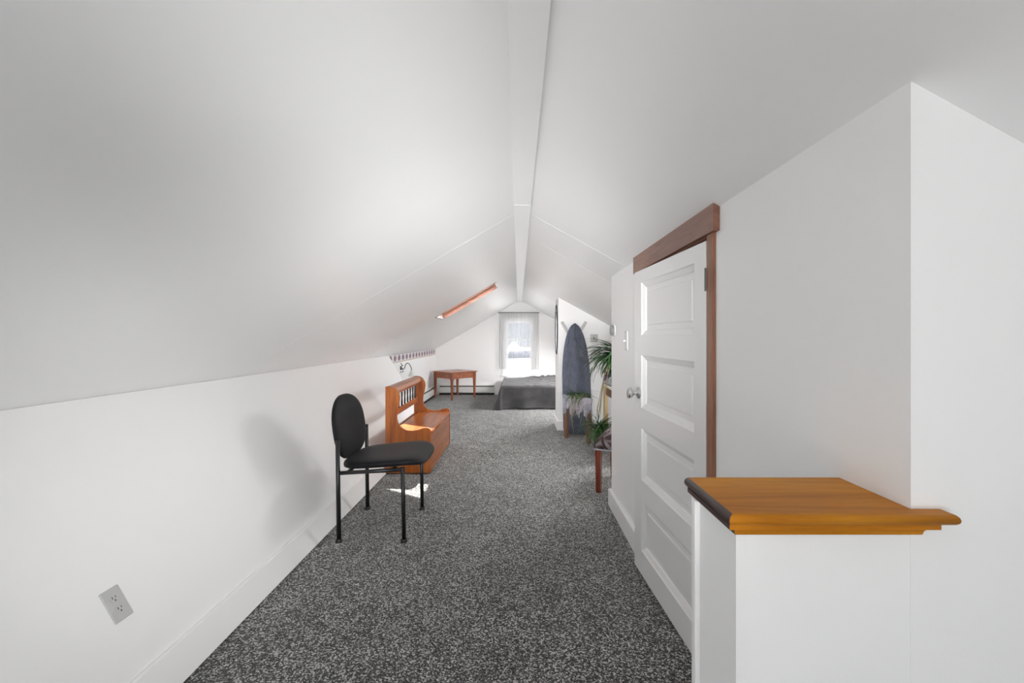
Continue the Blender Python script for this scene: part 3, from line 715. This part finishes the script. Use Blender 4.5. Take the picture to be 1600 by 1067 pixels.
# ---------------------------------------------------------------- baseboard heaters
h1 = empty('baseboard_heater', (-1.1, Y1, 0), 'cream baseboard heater along the end wall behind the cherry table', 'heater')
x0, x1 = -1.655, -0.50
bm = bmesh.new(); prism(bm, [(Y1, 0.035), (Y1 - 0.055, 0.05), (Y1 - 0.060, 0.155), (Y1 - 0.050, 0.162), (Y1, 0.162)], x0, x1, 'X'); obj('cover', bm, M['heater'], h1)
bm = bmesh.new(); prism(bm, [(Y1, 0.163), (Y1 - 0.030, 0.163), (Y1 - 0.028, 0.195), (Y1, 0.195)], x0 + .01, x1 - .01, 'X'); obj('louvre', bm, M['pewter'], h1)
bm = bmesh.new(); prism(bm, [(Y1, 0.185), (Y1 - 0.05, 0.190), (Y1 - 0.052, 0.204), (Y1, 0.206)], x0, x1, 'X'); obj('top_lip', bm, M['heater'], h1)
bm = bmesh.new(); box(bm, x0, x1, Y1 - 0.04, Y1, 0.0, 0.034); obj('toe_gap_shade', bm, M['dark'], h1)  # solid dark block stands in for the shaded gap at the floor
bm = bmesh.new(); box(bm, x1, x1 + 0.012, Y1 - 0.062, Y1, 0.0, 0.207, 0.003, 1); obj('end_cap', bm, M['heater'], h1)
h2 = empty('baseboard_heater', (XL, 7.5, 0), 'long cream baseboard heater on the left knee wall behind the bench', 'heater')
y0, y1 = 6.1, 9.40
bm = bmesh.new(); prism(bm, [(XL, 0.035), (XL + 0.055, 0.05), (XL + 0.060, 0.162), (XL + 0.050, 0.170), (XL, 0.170)], y0, y1); obj('cover', bm, M['heater'], h2)
bm = bmesh.new(); prism(bm, [(XL, 0.171), (XL + 0.034, 0.171), (XL + 0.032, 0.205), (XL, 0.205)], y0, y1); obj('louvre', bm, M['slot'], h2)
bm = bmesh.new(); prism(bm, [(XL, 0.198), (XL + 0.05, 0.200), (XL + 0.052, 0.213), (XL, 0.216)], y0, y1); obj('top_lip', bm, M['heater'], h2)
bm = bmesh.new(); box(bm, XL, XL + 0.045, y0, y1, 0.0, 0.034); obj('toe_gap_shade', bm, M['dark'], h2)  # gap shade painted as a dark block here too

# wallpaper border on the knee wall
bm = bmesh.new(); box(bm, XL, XL + 0.0015, 6.06, Y1, 0.838, 0.948)
me = mesh_of(bm, 'wallpaper_border'); me.transform(Matrix.Translation((-XL, 0, -0.838)))
o = link('wallpaper_border', me, M['border']); o.location = (XL, 0, 0.838)
tag(o, 'pale lavender wallpaper border with dark repeated motifs along the top of the left knee wall', 'wallpaper border')

# swan neck wall lamp
LYc = 6.72
lp = empty('wall_lamp', (XL, LYc, 0.76), 'small gooseneck wall lamp with a white shade above the bench back', 'lamp')
bm = bmesh.new(); lathe(bm, [(0.030, 0.0), (0.030, 0.006), (0.018, 0.014), (0.008, 0.020)], (XL, LYc, 0.745), 'X'); obj('wall_plate', bm, M['pewter'], lp, True)
bm = bmesh.new()
for s_ in (1, -1):
    pts = [(XL + 0.01 + 0.035 * math.sin(t * 2.2) * (1 - .3 * t), LYc, 0.745 + s_ * (0.02 + 0.028 * t) + 0.012 * math.sin(t * 5)) for t in [k / 9 * 2 for k in range(10)]]
    tube(bm, pts, 0.005, 8)
obj('scroll', bm, M['pewter'], lp, True)
arm = [(XL + a, LYc, z) for a, z in ((0.015, 0.745), (0.045, 0.735), (0.062, 0.755), (0.070, 0.79), (0.095, 0.818), (0.125, 0.81), (0.145, 0.775), (0.160, 0.735), (0.166, 0.705))]
bm = bmesh.new(); tube(bm, smooth_curve(arm, 4), 0.006, 8); obj('arm', bm, M['pewter'], lp, True)
bm = bmesh.new(); lathe(bm, [(0.012, 0.715), (0.020, 0.70), (0.030, 0.675), (0.052, 0.64), (0.060, 0.625), (0.056, 0.625), (0.028, 0.672), (0.012, 0.70)], (XL + 0.167, LYc, 0)); obj('lamp_shade', bm, M['shadew'], lp, True)

# ---------------------------------------------------------------- oval mirror on the alcove corner
mi = empty('oval_mirror', (0.518, 6.12, 1.30), 'oval mirror in a thin black frame seen edge on at the alcove corner', 'mirror')
cy, cz, ra, rb = 6.125, 1.305, 0.165, 0.335
bm = bmesh.new(); n_ = 48
ri = []
for k in range(n_):
    a = 2 * math.pi * k / n_; c_, s_ = math.cos(a), math.sin(a); row = []
    for (dr, dx) in ((0, -0.001), (0.0, -0.010), (-0.003, -0.014), (-0.011, -0.014), (-0.013, -0.011), (-0.013, -0.001)):
        row.append(bm.verts.new((0.518 + dx, cy + (ra + dr) * c_, cz + (rb + dr) * s_)))
    ri.append(row)
for k in range(n_):
    a, b = ri[k], ri[(k + 1) % n_]
    for i in range(6): bm.faces.new((a[i], a[(i + 1) % 6], b[(i + 1) % 6], b[i]))
obj('mirror_frame', bm, M['frame_black'], mi, True)
bm = bmesh.new(); pv = [((ra - 0.012) * math.cos(2 * math.pi * k / n_), (rb - 0.012) * math.sin(2 * math.pi * k / n_)) for k in range(n_)]
prism(bm, [(cy + a, cz + b) for a, b in pv], 0.518 - 0.0095, 0.518 - 0.002, 'X'); obj('mirror_pane', bm, M['mirror'], mi)

# ---------------------------------------------------------------- ironing board leaning in the alcove
ib = empty('ironing_board', (0.73, 5.62, 0), 'blue grey ironing board standing upright against the alcove wall', 'ironing board')
Lb = 1.36
def ib_w(s):   # half width along the length (0 at the floor, 1 at the tip)
    if s < 0.04: return 0.165 + 0.25 * s
    if s < 0.52: return 0.178
    q = (s - 0.52) / 0.48
    return 0.178 * (1 - q ** 3.0) ** 0.5 * (1 - 0.22 * q)
def IB(u, s, t):
    """u across, s along 0..1, t thickness towards the room"""
    y = 5.60 + (5.825 - 5.60) * s; z = 0.015 + Lb * s
    return Vector((0.733 + u - 0.012 * s, y - t, z + 0.15 * t))
bm = bmesh.new(); NS, NU = 60, 24; gr = []
for i in range(NS + 1):
    s = i / NS; s2 = min(s, 0.9985); hw = max(ib_w(s2), 0.004); row = []
    for j in range(NU + 1):
        u = -1 + 2 * j / NU
        edge = (1 - abs(u) ** 6)
        fold = 0.034 * (1 - min(1, abs(u + 0.05) / 0.55)) * (0.4 + 0.6 * math.sin(math.pi * min(1, s * 1.05)))
        wr = 0.022 * noise.noise(Vector((u * 2.2 + s * 7, s * 9 - u * 2.5, 1.3))) + 0.015 * noise.noise(Vector((u * 6 + s * 20, s * 22 - u * 5, 4)))
        if u < -0.05: wr *= 0.55
        row.append(bm.verts.new(IB(u * hw, s, 0.018 * edge + (fold + wr) * edge)))
    gr.append(row)
bk = [[bm.verts.new(IB((-1 + 2 * j / NU) * max(ib_w(min(i / NS, .9985)), .004), i / NS, -0.012)) for j in range(NU + 1)] for i in range(NS + 1)]
for i in range(NS):
    for j in range(NU):
        bm.faces.new((gr[i][j], gr[i][j + 1], gr[i + 1][j + 1], gr[i + 1][j])); bm.faces.new((bk[i][j], bk[i + 1][j], bk[i + 1][j + 1], bk[i][j + 1]))
    for j in (0, NU): bm.faces.new((gr[i][j], gr[i + 1][j], bk[i + 1][j], bk[i][j]))
for j in range(NU):
    bm.faces.new((gr[0][j], gr[0][j + 1], bk[0][j + 1], bk[0][j])); bm.faces.new((gr[NS][j], gr[NS][j + 1], bk[NS][j + 1], bk[NS][j]))
obj('board_cover', bm, M['iron'], ib, True)
for s_, p0, p1 in ((-1, (0.556, 5.852, 1.398), (0.66, 5.835, 1.215)), (1, (0.868, 5.852, 1.40), (0.78, 5.838, 1.25))):
    bm = bmesh.new(); a = Vector(p0); b = Vector(p1); b2 = b + (b - a) * 1.2; b2.y = 5.80
    vs_ = []
    tube(bm, [a, b, b2], 0.019, 8); obj('leg', bm, M['plate'], ib)

# ---------------------------------------------------------------- plants
LEAVES = {}
def leaf_mesh(key, length, width, droop, mat, n_=9, seed=0):
    rnd = random.Random(seed)
    bm = bmesh.new(); uvl = bm.loops.layers.uv.new('UVMap'); rows_ = []
    x = z = 0.0; ang = 0.0; sway = rnd.uniform(-0.25, 0.25)
    for i in range(n_ + 1):
        t = i / n_; w = width * (math.sin(math.pi * min(1, t * 0.85 + 0.15)) ** 0.7) * (1 - 0.2 * t) if i < n_ else 0.0008
        y = sway * length * t * t
        rows_.append([bm.verts.new((x, y - w, z + w * 0.35)), bm.verts.new((x, y, z)), bm.verts.new((x, y + w, z + w * 0.35))])
        st = length / n_; ang -= droop / n_ * (0.5 + 1.0 * t); x += st * math.cos(ang); z += st * math.sin(ang)
    for i, (a, b) in enumerate(zip(rows_, rows_[1:])):
        for k in range(2):
            f = bm.faces.new((a[k], b[k], b[k + 1], a[k + 1])); f.smooth = True
            for lp_, uv in zip(f.loops, ((k / 2, i / n_), (k / 2, (i + 1) / n_), ((k + 1) / 2, (i + 1) / n_), ((k + 1) / 2, i / n_))): lp_[uvl].uv = uv
    me = bpy.data.meshes.new('leaf'); bm.to_mesh(me); bm.free(); me.materials.append(mat); return me
def add_leaves(root, org, n_, meshes, pitch, yaw, rnd, sc=(0.8, 1.15), jit=0.02):
    rl = root.location
    for k in range(n_):
        o = bpy.data.objects.new('leaf', rnd.choice(meshes)); COL.objects.link(o); o.parent = root
        y = rnd.uniform(*yaw); p = rnd.uniform(*pitch)
        o.rotation_euler = (rnd.uniform(-0.3, 0.3), -p, y); s = rnd.uniform(*sc); o.scale = (s, s, s)
        o.location = Vector(org) - rl + Vector((rnd.uniform(-jit, jit), rnd.uniform(-jit, jit), rnd.uniform(-jit, jit)))
def pot(root, c, r0, r1, h, mat):
    bm = bmesh.new(); lathe(bm, [(r0, 0), (r0 * 1.02, 0.003), (r1, h - 0.02), (r1 * 1.08, h - 0.018), (r1 * 1.08, h), (r1 * 0.94, h), (r1 * 0.92, h - 0.02)], c); obj('pot', bm, mat, root)
    bm = bmesh.new(); lathe(bm, [(r1 * 0.90, h - 0.03), (r1 * 0.90, h - 0.015), (r1 * .3, h - 0.010)], c); obj('soil', bm, M['soil'], root)

# table that carries the plants
pt = empty('plant_table', (1.2, 4.4, 0), 'narrow table with cream edge and tan legs behind the wall corner, holding plants', 'table')
TX0, TX1, TY0, TY1, TZ = 0.915, 1.50, 4.15, 4.98, 0.70
bm = bmesh.new(); box(bm, TX0 + .012, TX1, TY0, TY1, TZ - 0.022, TZ, 0.002, 1); obj('table_top', bm, M['greytop'], pt)
bm = bmesh.new(); box(bm, TX0, TX0 + .012, TY0, TY1, TZ - 0.024, TZ + .001, 0.002, 1); obj('edge_strip', bm, M['cream'], pt)
bm = bmesh.new(); box(bm, TX0 + 0.03, TX0 + 0.045, TY0 + .05, TY1 - .05, TZ - 0.12, TZ - 0.023); box(bm, TX0 + .03, TX1 - .03, TY1 - .06, TY1 - .045, TZ - .12, TZ - .023); obj('apron', bm, M['stoolw'], pt)
for x in (TX0 + 0.035, TX1 - 0.03):
    for y in (TY0 + 0.03, TY1 - 0.03):
        bm = bmesh.new(); box(bm, x - 0.022, x + 0.022, y - 0.022, y + 0.022, 0, TZ - 0.022, 0.003, 1); obj('leg', bm, M['tan'], pt)
rnd = random.Random(3)
big = empty('palm_plant', (1.16, 4.62, TZ), 'large arching dark green plant standing on the table at the wall corner', 'plant')
pot(big, (1.16, 4.62, TZ), 0.085, 0.115, 0.19, M['potg'])
ms = [leaf_mesh('a', 0.50, 0.020, 1.2, M['leaf'], seed=1), leaf_mesh('b', 0.46, 0.019, 1.6, M['leaf'], seed=2), leaf_mesh('c', 0.42, 0.018, 1.0, M['leaf'], seed=3), leaf_mesh('d', 0.48, 0.021, 2.0, M['leaf'], seed=4)]
ms2 = [leaf_mesh('e', 0.48, 0.014, 1.5, M['leaf2'], seed=5), leaf_mesh('f', 0.42, 0.014, 1.9, M['leaf2'], seed=6)]
for s_ in range(3):
    bm = bmesh.new(); a = Vector((1.16 + 0.02 * s_, 4.62 - 0.02 * s_, TZ + .17)); tube(bm, [a, a + Vector((-0.03, 0.01, 0.10)), a + Vector((-0.05 - .02 * s_, 0.02, 0.20 + .02 * s_))], 0.010, 8); obj('stem', bm, M['runner'], big, True)
add_leaves(big, (1.05, 4.64, TZ + 0.30), 50, ms, (0.15, 0.95), (R(110), R(250)), rnd, (0.75, 1.1))
add_leaves(big, (1.05, 4.64, TZ + 0.28), 22, ms2, (-0.1, 0.7), (R(110), R(250)), rnd, (0.7, 1.05))
add_leaves(big, (1.07, 4.62, TZ + 0.30), 26, ms, (0.2, 1.3), (R(-80), R(90)), rnd, (0.6, 1.0))
pur = empty('purple_plant', (0.968, 4.80, TZ), 'small dark purple leaved plant in a pot on the cream edged table', 'plant')
pot(pur, (0.968, 4.80, TZ), 0.045, 0.06, 0.085, M['potg'])
pm = [leaf_mesh('p', 0.13, 0.024, 0.9, M['leaf3'], 6, 8), leaf_mesh('p2', 0.11, 0.026, 1.6, M['leaf3'], 6, 9)]
add_leaves(pur, (0.968, 4.80, TZ + 0.085), 42, pm, (-0.2, 1.5), (0, 6.28), rnd, (0.7, 1.1), 0.03)

# stool with grey throw and spider plant on it
st = empty('wooden_stool', (0.685, 5.27, 0), 'small brown wooden stool in front of the ironing board', 'stool')
cs = [(0.570, 5.44), (0.800, 5.15), (0.90, 5.40), (0.66, 5.62)]
SH = 0.475
for x, y in ((0.573, 5.44), (0.795, 5.15), (0.585, 5.545), (0.810, 5.248)):
    bm = bmesh.new(); box(bm, x - 0.022, x + 0.022, y - 0.020, y + 0.020, 0, SH - 0.02, 0.003, 1, Matrix.Rotation(R(-50), 3, 'Z'), Vector((x, y, 0))); obj('leg', bm, M['stoolw'], st)
dx_ = Vector((0.795 - 0.573, 5.15 - 5.44, 0)); ln = dx_.length; dx_ /= ln; pxv = Vector((0.13, 0.99, 0)).normalized()
def SP(u, v, z): q = Vector((0.573, 5.44, 0)) + dx_ * u + pxv * v; return Vector((q.x, q.y, z))
def sbox(bm, u0, u1, v0, v1, z0, z1):
    vs_ = [bm.verts.new(SP(u, v, z)) for u in (u0, u1) for v in (v0, v1) for z in (z0, z1)]
    for f in ((0, 1, 3, 2), (4, 6, 7, 5), (0, 4, 5, 1), (2, 3, 7, 6), (0, 2, 6, 4), (1, 5, 7, 3)): bm.faces.new([vs_[i] for i in f])
bm = bmesh.new(); sbox(bm, -0.03, ln + 0.03, -0.03, 0.10, SH - 0.02, SH); obj('seat', bm, M['stoolw'], st)
bm = bmesh.new(); sbox(bm, 0.02, ln - .02, -0.008, 0.008, SH - 0.075, SH - 0.02); obj('apron', bm, M['stoolw'], st)
# throw
bm = bmesh.new(); NA, NB = 46, 26; gg = []
for i in range(NA + 1):
    row = []
    for j in range(NB + 1):
        u = -0.05 + (ln + 0.10) * i / NA
        t = j / NB * 0.46     # running length: hangs in front, across the seat, hangs behind
        hang = 0.16 + 0.045 * math.sin(i * 0.55) + 0.02 * math.sin(i * 1.7)
        if j <= NB * 0.45:
            f = 1 - j / (NB * 0.45); v = -0.042 - 0.012 * math.sin(i * 0.9) * f - 0.02 * f; z = SH + 0.012 - hang * f
        elif j <= NB * 0.75:
            f = (j - NB * 0.45) / (NB * 0.3); v = -0.042 + 0.147 * f; z = SH + 0.014 + 0.012 * math.sin(f * math.pi)
        else:
            f = (j - NB * 0.75) / (NB * 0.25); v = 0.105 + 0.006 * f; z = SH + 0.014 - 0.05 * f
        p = SP(u, v, z); nz_ = noise.noise(Vector((u * 14, t * 22, 2.2))) * 0.014
        p += Vector((-0.4, -0.7, 0.5)) * abs(nz_); row.append(bm.verts.new(p))
    gg.append(row)
for i in range(NA):
    for j in range(NB): bm.faces.new((gg[i][j], gg[i + 1][j], gg[i + 1][j + 1], gg[i][j + 1]))
o = obj('throw_blanket', bm, M['throw'], None, True); md = o.modifiers.new('s', 'SOLIDIFY'); md.thickness = 0.008; md.offset = 1
tag(o, 'crumpled grey lavender throw draped over the brown wooden stool', 'blanket')
sp = empty('spider_plant', (0.70, 5.30, SH + .03), 'spider plant with light green leaves lying on the grey throw over the stool', 'plant')
sm_ = [leaf_mesh('s1', 0.24, 0.009, 1.6, M['leaf2'], 8, 11), leaf_mesh('s2', 0.20, 0.010, 2.2, M['leaf2'], 8, 12), leaf_mesh('s3', 0.26, 0.008, 1.2, M['leaf'], 8, 13)]
for c_ in ((0.655, 5.345), (0.765, 5.225)):
    add_leaves(sp, (c_[0], c_[1], SH + 0.05), 34, sm_, (-0.1, 0.75), (0, 6.28), rnd, (0.6, 1.0), 0.015)
bm = bmesh.new()
for k in range(7):
    a = Vector((0.655 + 0.022 * k, 5.345 - 0.025 * k, SH + .05)); q = rnd.uniform(0.15, 0.42); e = Vector((-0.09 + rnd.uniform(-.03, .03), -0.09, 0))
    tube(bm, bez(a, a + e * 0.7 + Vector((0, 0, 0.06)), a + e * 1.1 + Vector((0, 0, -q * .5)), a + e * 1.0 + Vector((rnd.uniform(-.05, .05), 0, -q)), 10), 0.0025, 6)
o = obj('runners', bm, M['runner'], sp, True); o['label'] = 'straw coloured trailing runners'; o['kind'] = 'stuff'
# bushy plant in a pot on the floor
lo = empty('spider_plant', (0.85, 4.72, 0), 'bushy green spider plant in a pot on the floor right of the brown stool', 'plant')
pot(lo, (0.85, 4.72, 0), 0.06, 0.075, 0.17, M['potg'])
bm_ = [leaf_mesh('l1', 0.36, 0.008, 1.8, M['leaf2'], 9, 21), leaf_mesh('l2', 0.30, 0.009, 2.5, M['leaf2'], 9, 22), leaf_mesh('l3', 0.40, 0.008, 1.1, M['leaf'], 9, 23), leaf_mesh('l4', 0.30, 0.007, 3.0, M['leaf2'], 9, 24)]
add_leaves(lo, (0.85, 4.72, 0.22), 190, bm_, (-0.1, 1.45), (0, 6.28), rnd, (0.6, 0.92), 0.03)
bm = bmesh.new()
for k in range(9):
    a = Vector((1.02, 4.70 + 0.02 * k, TZ + .22)); e = Vector((0.90 - rnd.uniform(0.0, .09), 4.74 + rnd.uniform(-.1, .15), 0.30 + rnd.uniform(0, .2)))
    tube(bm, bez(a, a + Vector((-0.10, 0, 0.12)), Vector((0.895 - rnd.uniform(0, .03), e.y, TZ - .02)), e, 12), 0.003, 6)
o = obj('runners', bm, M['runner'], big, True); o['label'] = 'straw coloured hanging runners'; o['kind'] = 'stuff'

# ---------------------------------------------------------------- upholstered footstool by the wall corner
fs = empty('footstool', (0.80, 3.75, 0), 'floral upholstered footstool with red brown legs, half hidden behind the wall corner', 'stool')
bm = bmesh.new(); n_ = 16; A = []
fx0, fx1, fy0, fy1 = 0.592, 1.00, 3.49, 3.98
rows_ = []
for i in range(25):
    u = i / 24; row = []
    for j in range(25):
        v = j / 24
        uu = 2 * u - 1; vv = 2 * v - 1
        hgt = (max(0, 1 - abs(uu) ** 2.4) ** 0.6) * (max(0, 1 - abs(vv) ** 3.2) ** 0.5)
        row.append(bm.verts.new((fx0 + (fx1 - fx0) * u, fy0 + (fy1 - fy0) * v, 0.375 + 0.130 * hgt)))
    rows_.append(row)
for i in range(24):
    for j in range(24): bm.faces.new((rows_[i][j], rows_[i + 1][j], rows_[i + 1][j + 1], rows_[i][j + 1]))
loop = [rows_[i][0] for i in range(25)] + [rows_[24][j] for j in range(1, 25)] + [rows_[i][24] for i in range(23, -1, -1)] + [rows_[0][j] for j in range(23, 0, -1)]
lowl = [bm.verts.new((v.co.x + (0.8 - v.co.x) * 0.02, v.co.y + (3.735 - v.co.y) * 0.02, 0.335)) for v in loop]
for k in range(len(loop)): bm.faces.new((loop[k], loop[(k + 1) % len(loop)], lowl[(k + 1) % len(loop)], lowl[k]))
bm.faces.new(lowl[::-1]); obj('seat', bm, M['floral'], fs, True)
bm = bmesh.new(); tube(bm, [(fx0 + .004, fy0 + .004, 0.338), (fx0 + .004, fy1 - .004, 0.338), (fx1 - .004, fy1 - .004, 0.338), (fx1 - .004, fy0 + .004, 0.338), (fx0 + .004, fy0 + .004, 0.338)], 0.006, 8); obj('piping', bm, M['throw'], fs)
for x in (0.622, 0.97):
    for y in (3.525, 3.945):
        bm = bmesh.new()
        q = [[bm.verts.new((x + dx * w, y + dy * w, z)) for dx, dy in ((-1, -1), (1, -1), (1, 1), (-1, 1))] for z, w in ((0, 0.017), (0.335, 0.023))]
        bm.faces.new(q[0][::-1]); bm.faces.new(q[1])
        for k in range(4): bm.faces.new((q[0][k], q[0][(k + 1) % 4], q[1][(k + 1) % 4], q[1][k]))
        obj('leg', bm, M['redleg'], fs)
rotate_about(fs, (0.622, 3.525), -27)

# ---------------------------------------------------------------- bed and bedspread
bd = empty('bed', (0.5, 8.5, 0), 'low bed under the window, hidden by a charcoal bedspread', 'bed')
bx0, bx1, by0, by1 = -0.285, 1.20, 7.60, 9.40
bm = bmesh.new(); box(bm, bx0 + .03, bx1, by0 + .03, by1, 0.19, 0.372, 0.04, 3); obj('mattress', bm, M['mattress'], bd)
bm = bmesh.new(); box(bm, bx0 + .05, bx1 - .03, by0 + .05, by1 - .03, 0.10, 0.19); obj('bed_base', bm, M['stoolw'], bd)
for x in (bx0 + .1, bx1 - .1):
    for y in (by0 + .1, by1 - .1):
        bm = bmesh.new(); lathe(bm, [(0.025, 0), (0.025, 0.10)], (x, y, 0), seg=12); obj('leg', bm, M['stoolw'], bd)
bm = bmesh.new(); NXb, NYb = 96, 90; gg = []
drop = 0.375
for i in range(NXb + 1):
    row = []
    a = -drop + (bx1 - bx0 + drop) * i / NXb      # negative: hangs on the left side
    for j in range(NYb + 1):
        b = -drop + (by1 - by0 + drop) * j / NYb  # negative: hangs on the front
        hx = max(0.0, -a); hy = max(0.0, -b)
        x = bx0 + max(a, 0); y = by0 + max(b, 0); z = 0.392
        w1 = noise.noise(Vector((x * 3.1, y * 2.2, 0.7))); w2 = noise.noise(Vector((x * 9, y * 6 + x * 3, 5.1)))
        if hx == 0 and hy == 0:
            z += 0.010 * w1 + (0.010 + 0.022 * max(0, min(1, x * 2.2 - .1))) * abs(w2) * 1.6
            e = min(a, b) ; z -= 0.012 * max(0, 1 - e / 0.03) ** 2
        elif hx == 0 or hy == 0:
            h = hx + hy; f = h / drop
            along = x if hy > 0 else y
            fold = math.sin(along * 9 + 1.3 * math.sin(along * 4)) * 0.032 * f ** 1.1 + 0.06 * f * noise.noise(Vector((along * 5 + f * 1.6, f * 2.0, 3.3)))
            z = 0.380 - h * 0.985
            hem = 0.012 + 0.018 * (0.5 + 0.5 * math.sin(along * 5.0 + 0.6))
            z = max(z, hem * f)
            if hy > 0: y -= 0.012 + 0.035 * f + fold
            else: x -= 0.012 + 0.045 * f + fold
        else:
            f = min(1.0, math.hypot(hx, hy) / drop); h = max(hx, hy) + 0.35 * min(hx, hy)
            x -= 0.35 * hx + 0.012; y -= 0.35 * hy + 0.012
            z = max(0.004, 0.380 - h)
        row.append(bm.verts.new((x, y, max(z, 0.004))))
    gg.append(row)
for i in range(NXb):
    for j in range(NYb): bm.faces.new((gg[i][j], gg[i + 1][j], gg[i + 1][j + 1], gg[i][j + 1]))
o = obj('bedspread', bm, M['bedgrey'], None, True)
tag(o, 'wrinkled charcoal grey bedspread hanging to the floor over the low bed', 'bedspread')

# ---------------------------------------------------------------- curtains
rod = tag(empty('curtain_rod', (0.01, 9.47, 1.715)), 'thin dark curtain rod above the sheer curtains on the end wall', 'curtain rod')
bm = bmesh.new(); tube(bm, [(-0.415, 9.432, 1.712), (0.435, 9.432, 1.712)], 0.007, 10); obj('rod', bm, M['pewter'], rod, True)
for x in (-0.415, 0.435):
    bm = bmesh.new(); tube(bm, [(x, 9.432, 1.712), (x, 9.54, 1.712)], 0.006, 8); obj('rod_return', bm, M['pewter'], rod)
def curtain(x0, x1, z0, ph, label):
    bm = bmesh.new(); NA, NB = 90, 24; g2 = []
    for i in range(NA + 1):
        u = i / NA; row = []
        for j in range(NB + 1):
            v = j / NB
            amp = 0.008 + 0.016 * v
            y = 9.468 + amp * math.sin(u * 46 + ph + 1.2 * math.sin(u * 9)) + 0.006 * math.sin(u * 100)
            row.append(bm.verts.new((x0 + (x1 - x0) * u, y, 1.725 + (z0 - 1.725) * v)))
        g2.append(row)
    for i in range(NA):
        for j in range(NB): bm.faces.new((g2[i][j], g2[i + 1][j], g2[i + 1][j + 1], g2[i][j + 1]))
    tag(obj('sheer_curtain', bm, M['sheer'], None, True), label, 'curtain')
curtain(-0.404, 0.012, 0.545, 0.3, 'left of the two grey sheer curtains hanging at the end window')
curtain(0.016, 0.424, 0.535, 2.0, 'right of the two grey sheer curtains hanging at the end window')

# ---------------------------------------------------------------- outside: snowy neighbour
bm = bmesh.new(); box(bm, -40, 40, 10.6, 90, -4.3, -4.0)
struct(obj('ground', bm, M['snow']))
nb = tag(empty('neighbour_house', (-0.3, 30, -4)), 'neighbouring grey house with a snow covered roof seen through the end window', 'house')
bm = bmesh.new(); box(bm, -0.85, 0.75, 24, 29, -4, 0.49); obj('wall', bm, M['siding'], nb)
bm = bmesh.new(); prism(bm, [(-0.95, 0.49), (0.85, 0.49), (0.84, 0.54), (0.34, 0.52), (0.25, 0.60), (0.15, 0.54), (0.0, 0.68), (-0.15, 0.82), (-0.30, 0.87), (-0.46, 0.81), (-0.66, 0.64), (-0.75, 0.56), (-0.82, 0.62)], 23.8, 29.3); obj('roof', bm, M['snow'], nb)
lw = tag(empty('snowy_porch', (-0.2, 22, -4)), 'low snow covered porch roof in front of the neighbouring grey house', 'porch')
bm = bmesh.new(); box(bm, -0.9, 0.62, 20.6, 23.5, -4, -0.35); obj('wall', bm, M['snow'], lw)
bm = bmesh.new(); prism(bm, [(20.3, -0.35), (23.5, -0.35), (23.5, 0.12), (22.2, 0.06)], -0.95, 0.68, 'X'); obj('roof', bm, M['snow'], lw)
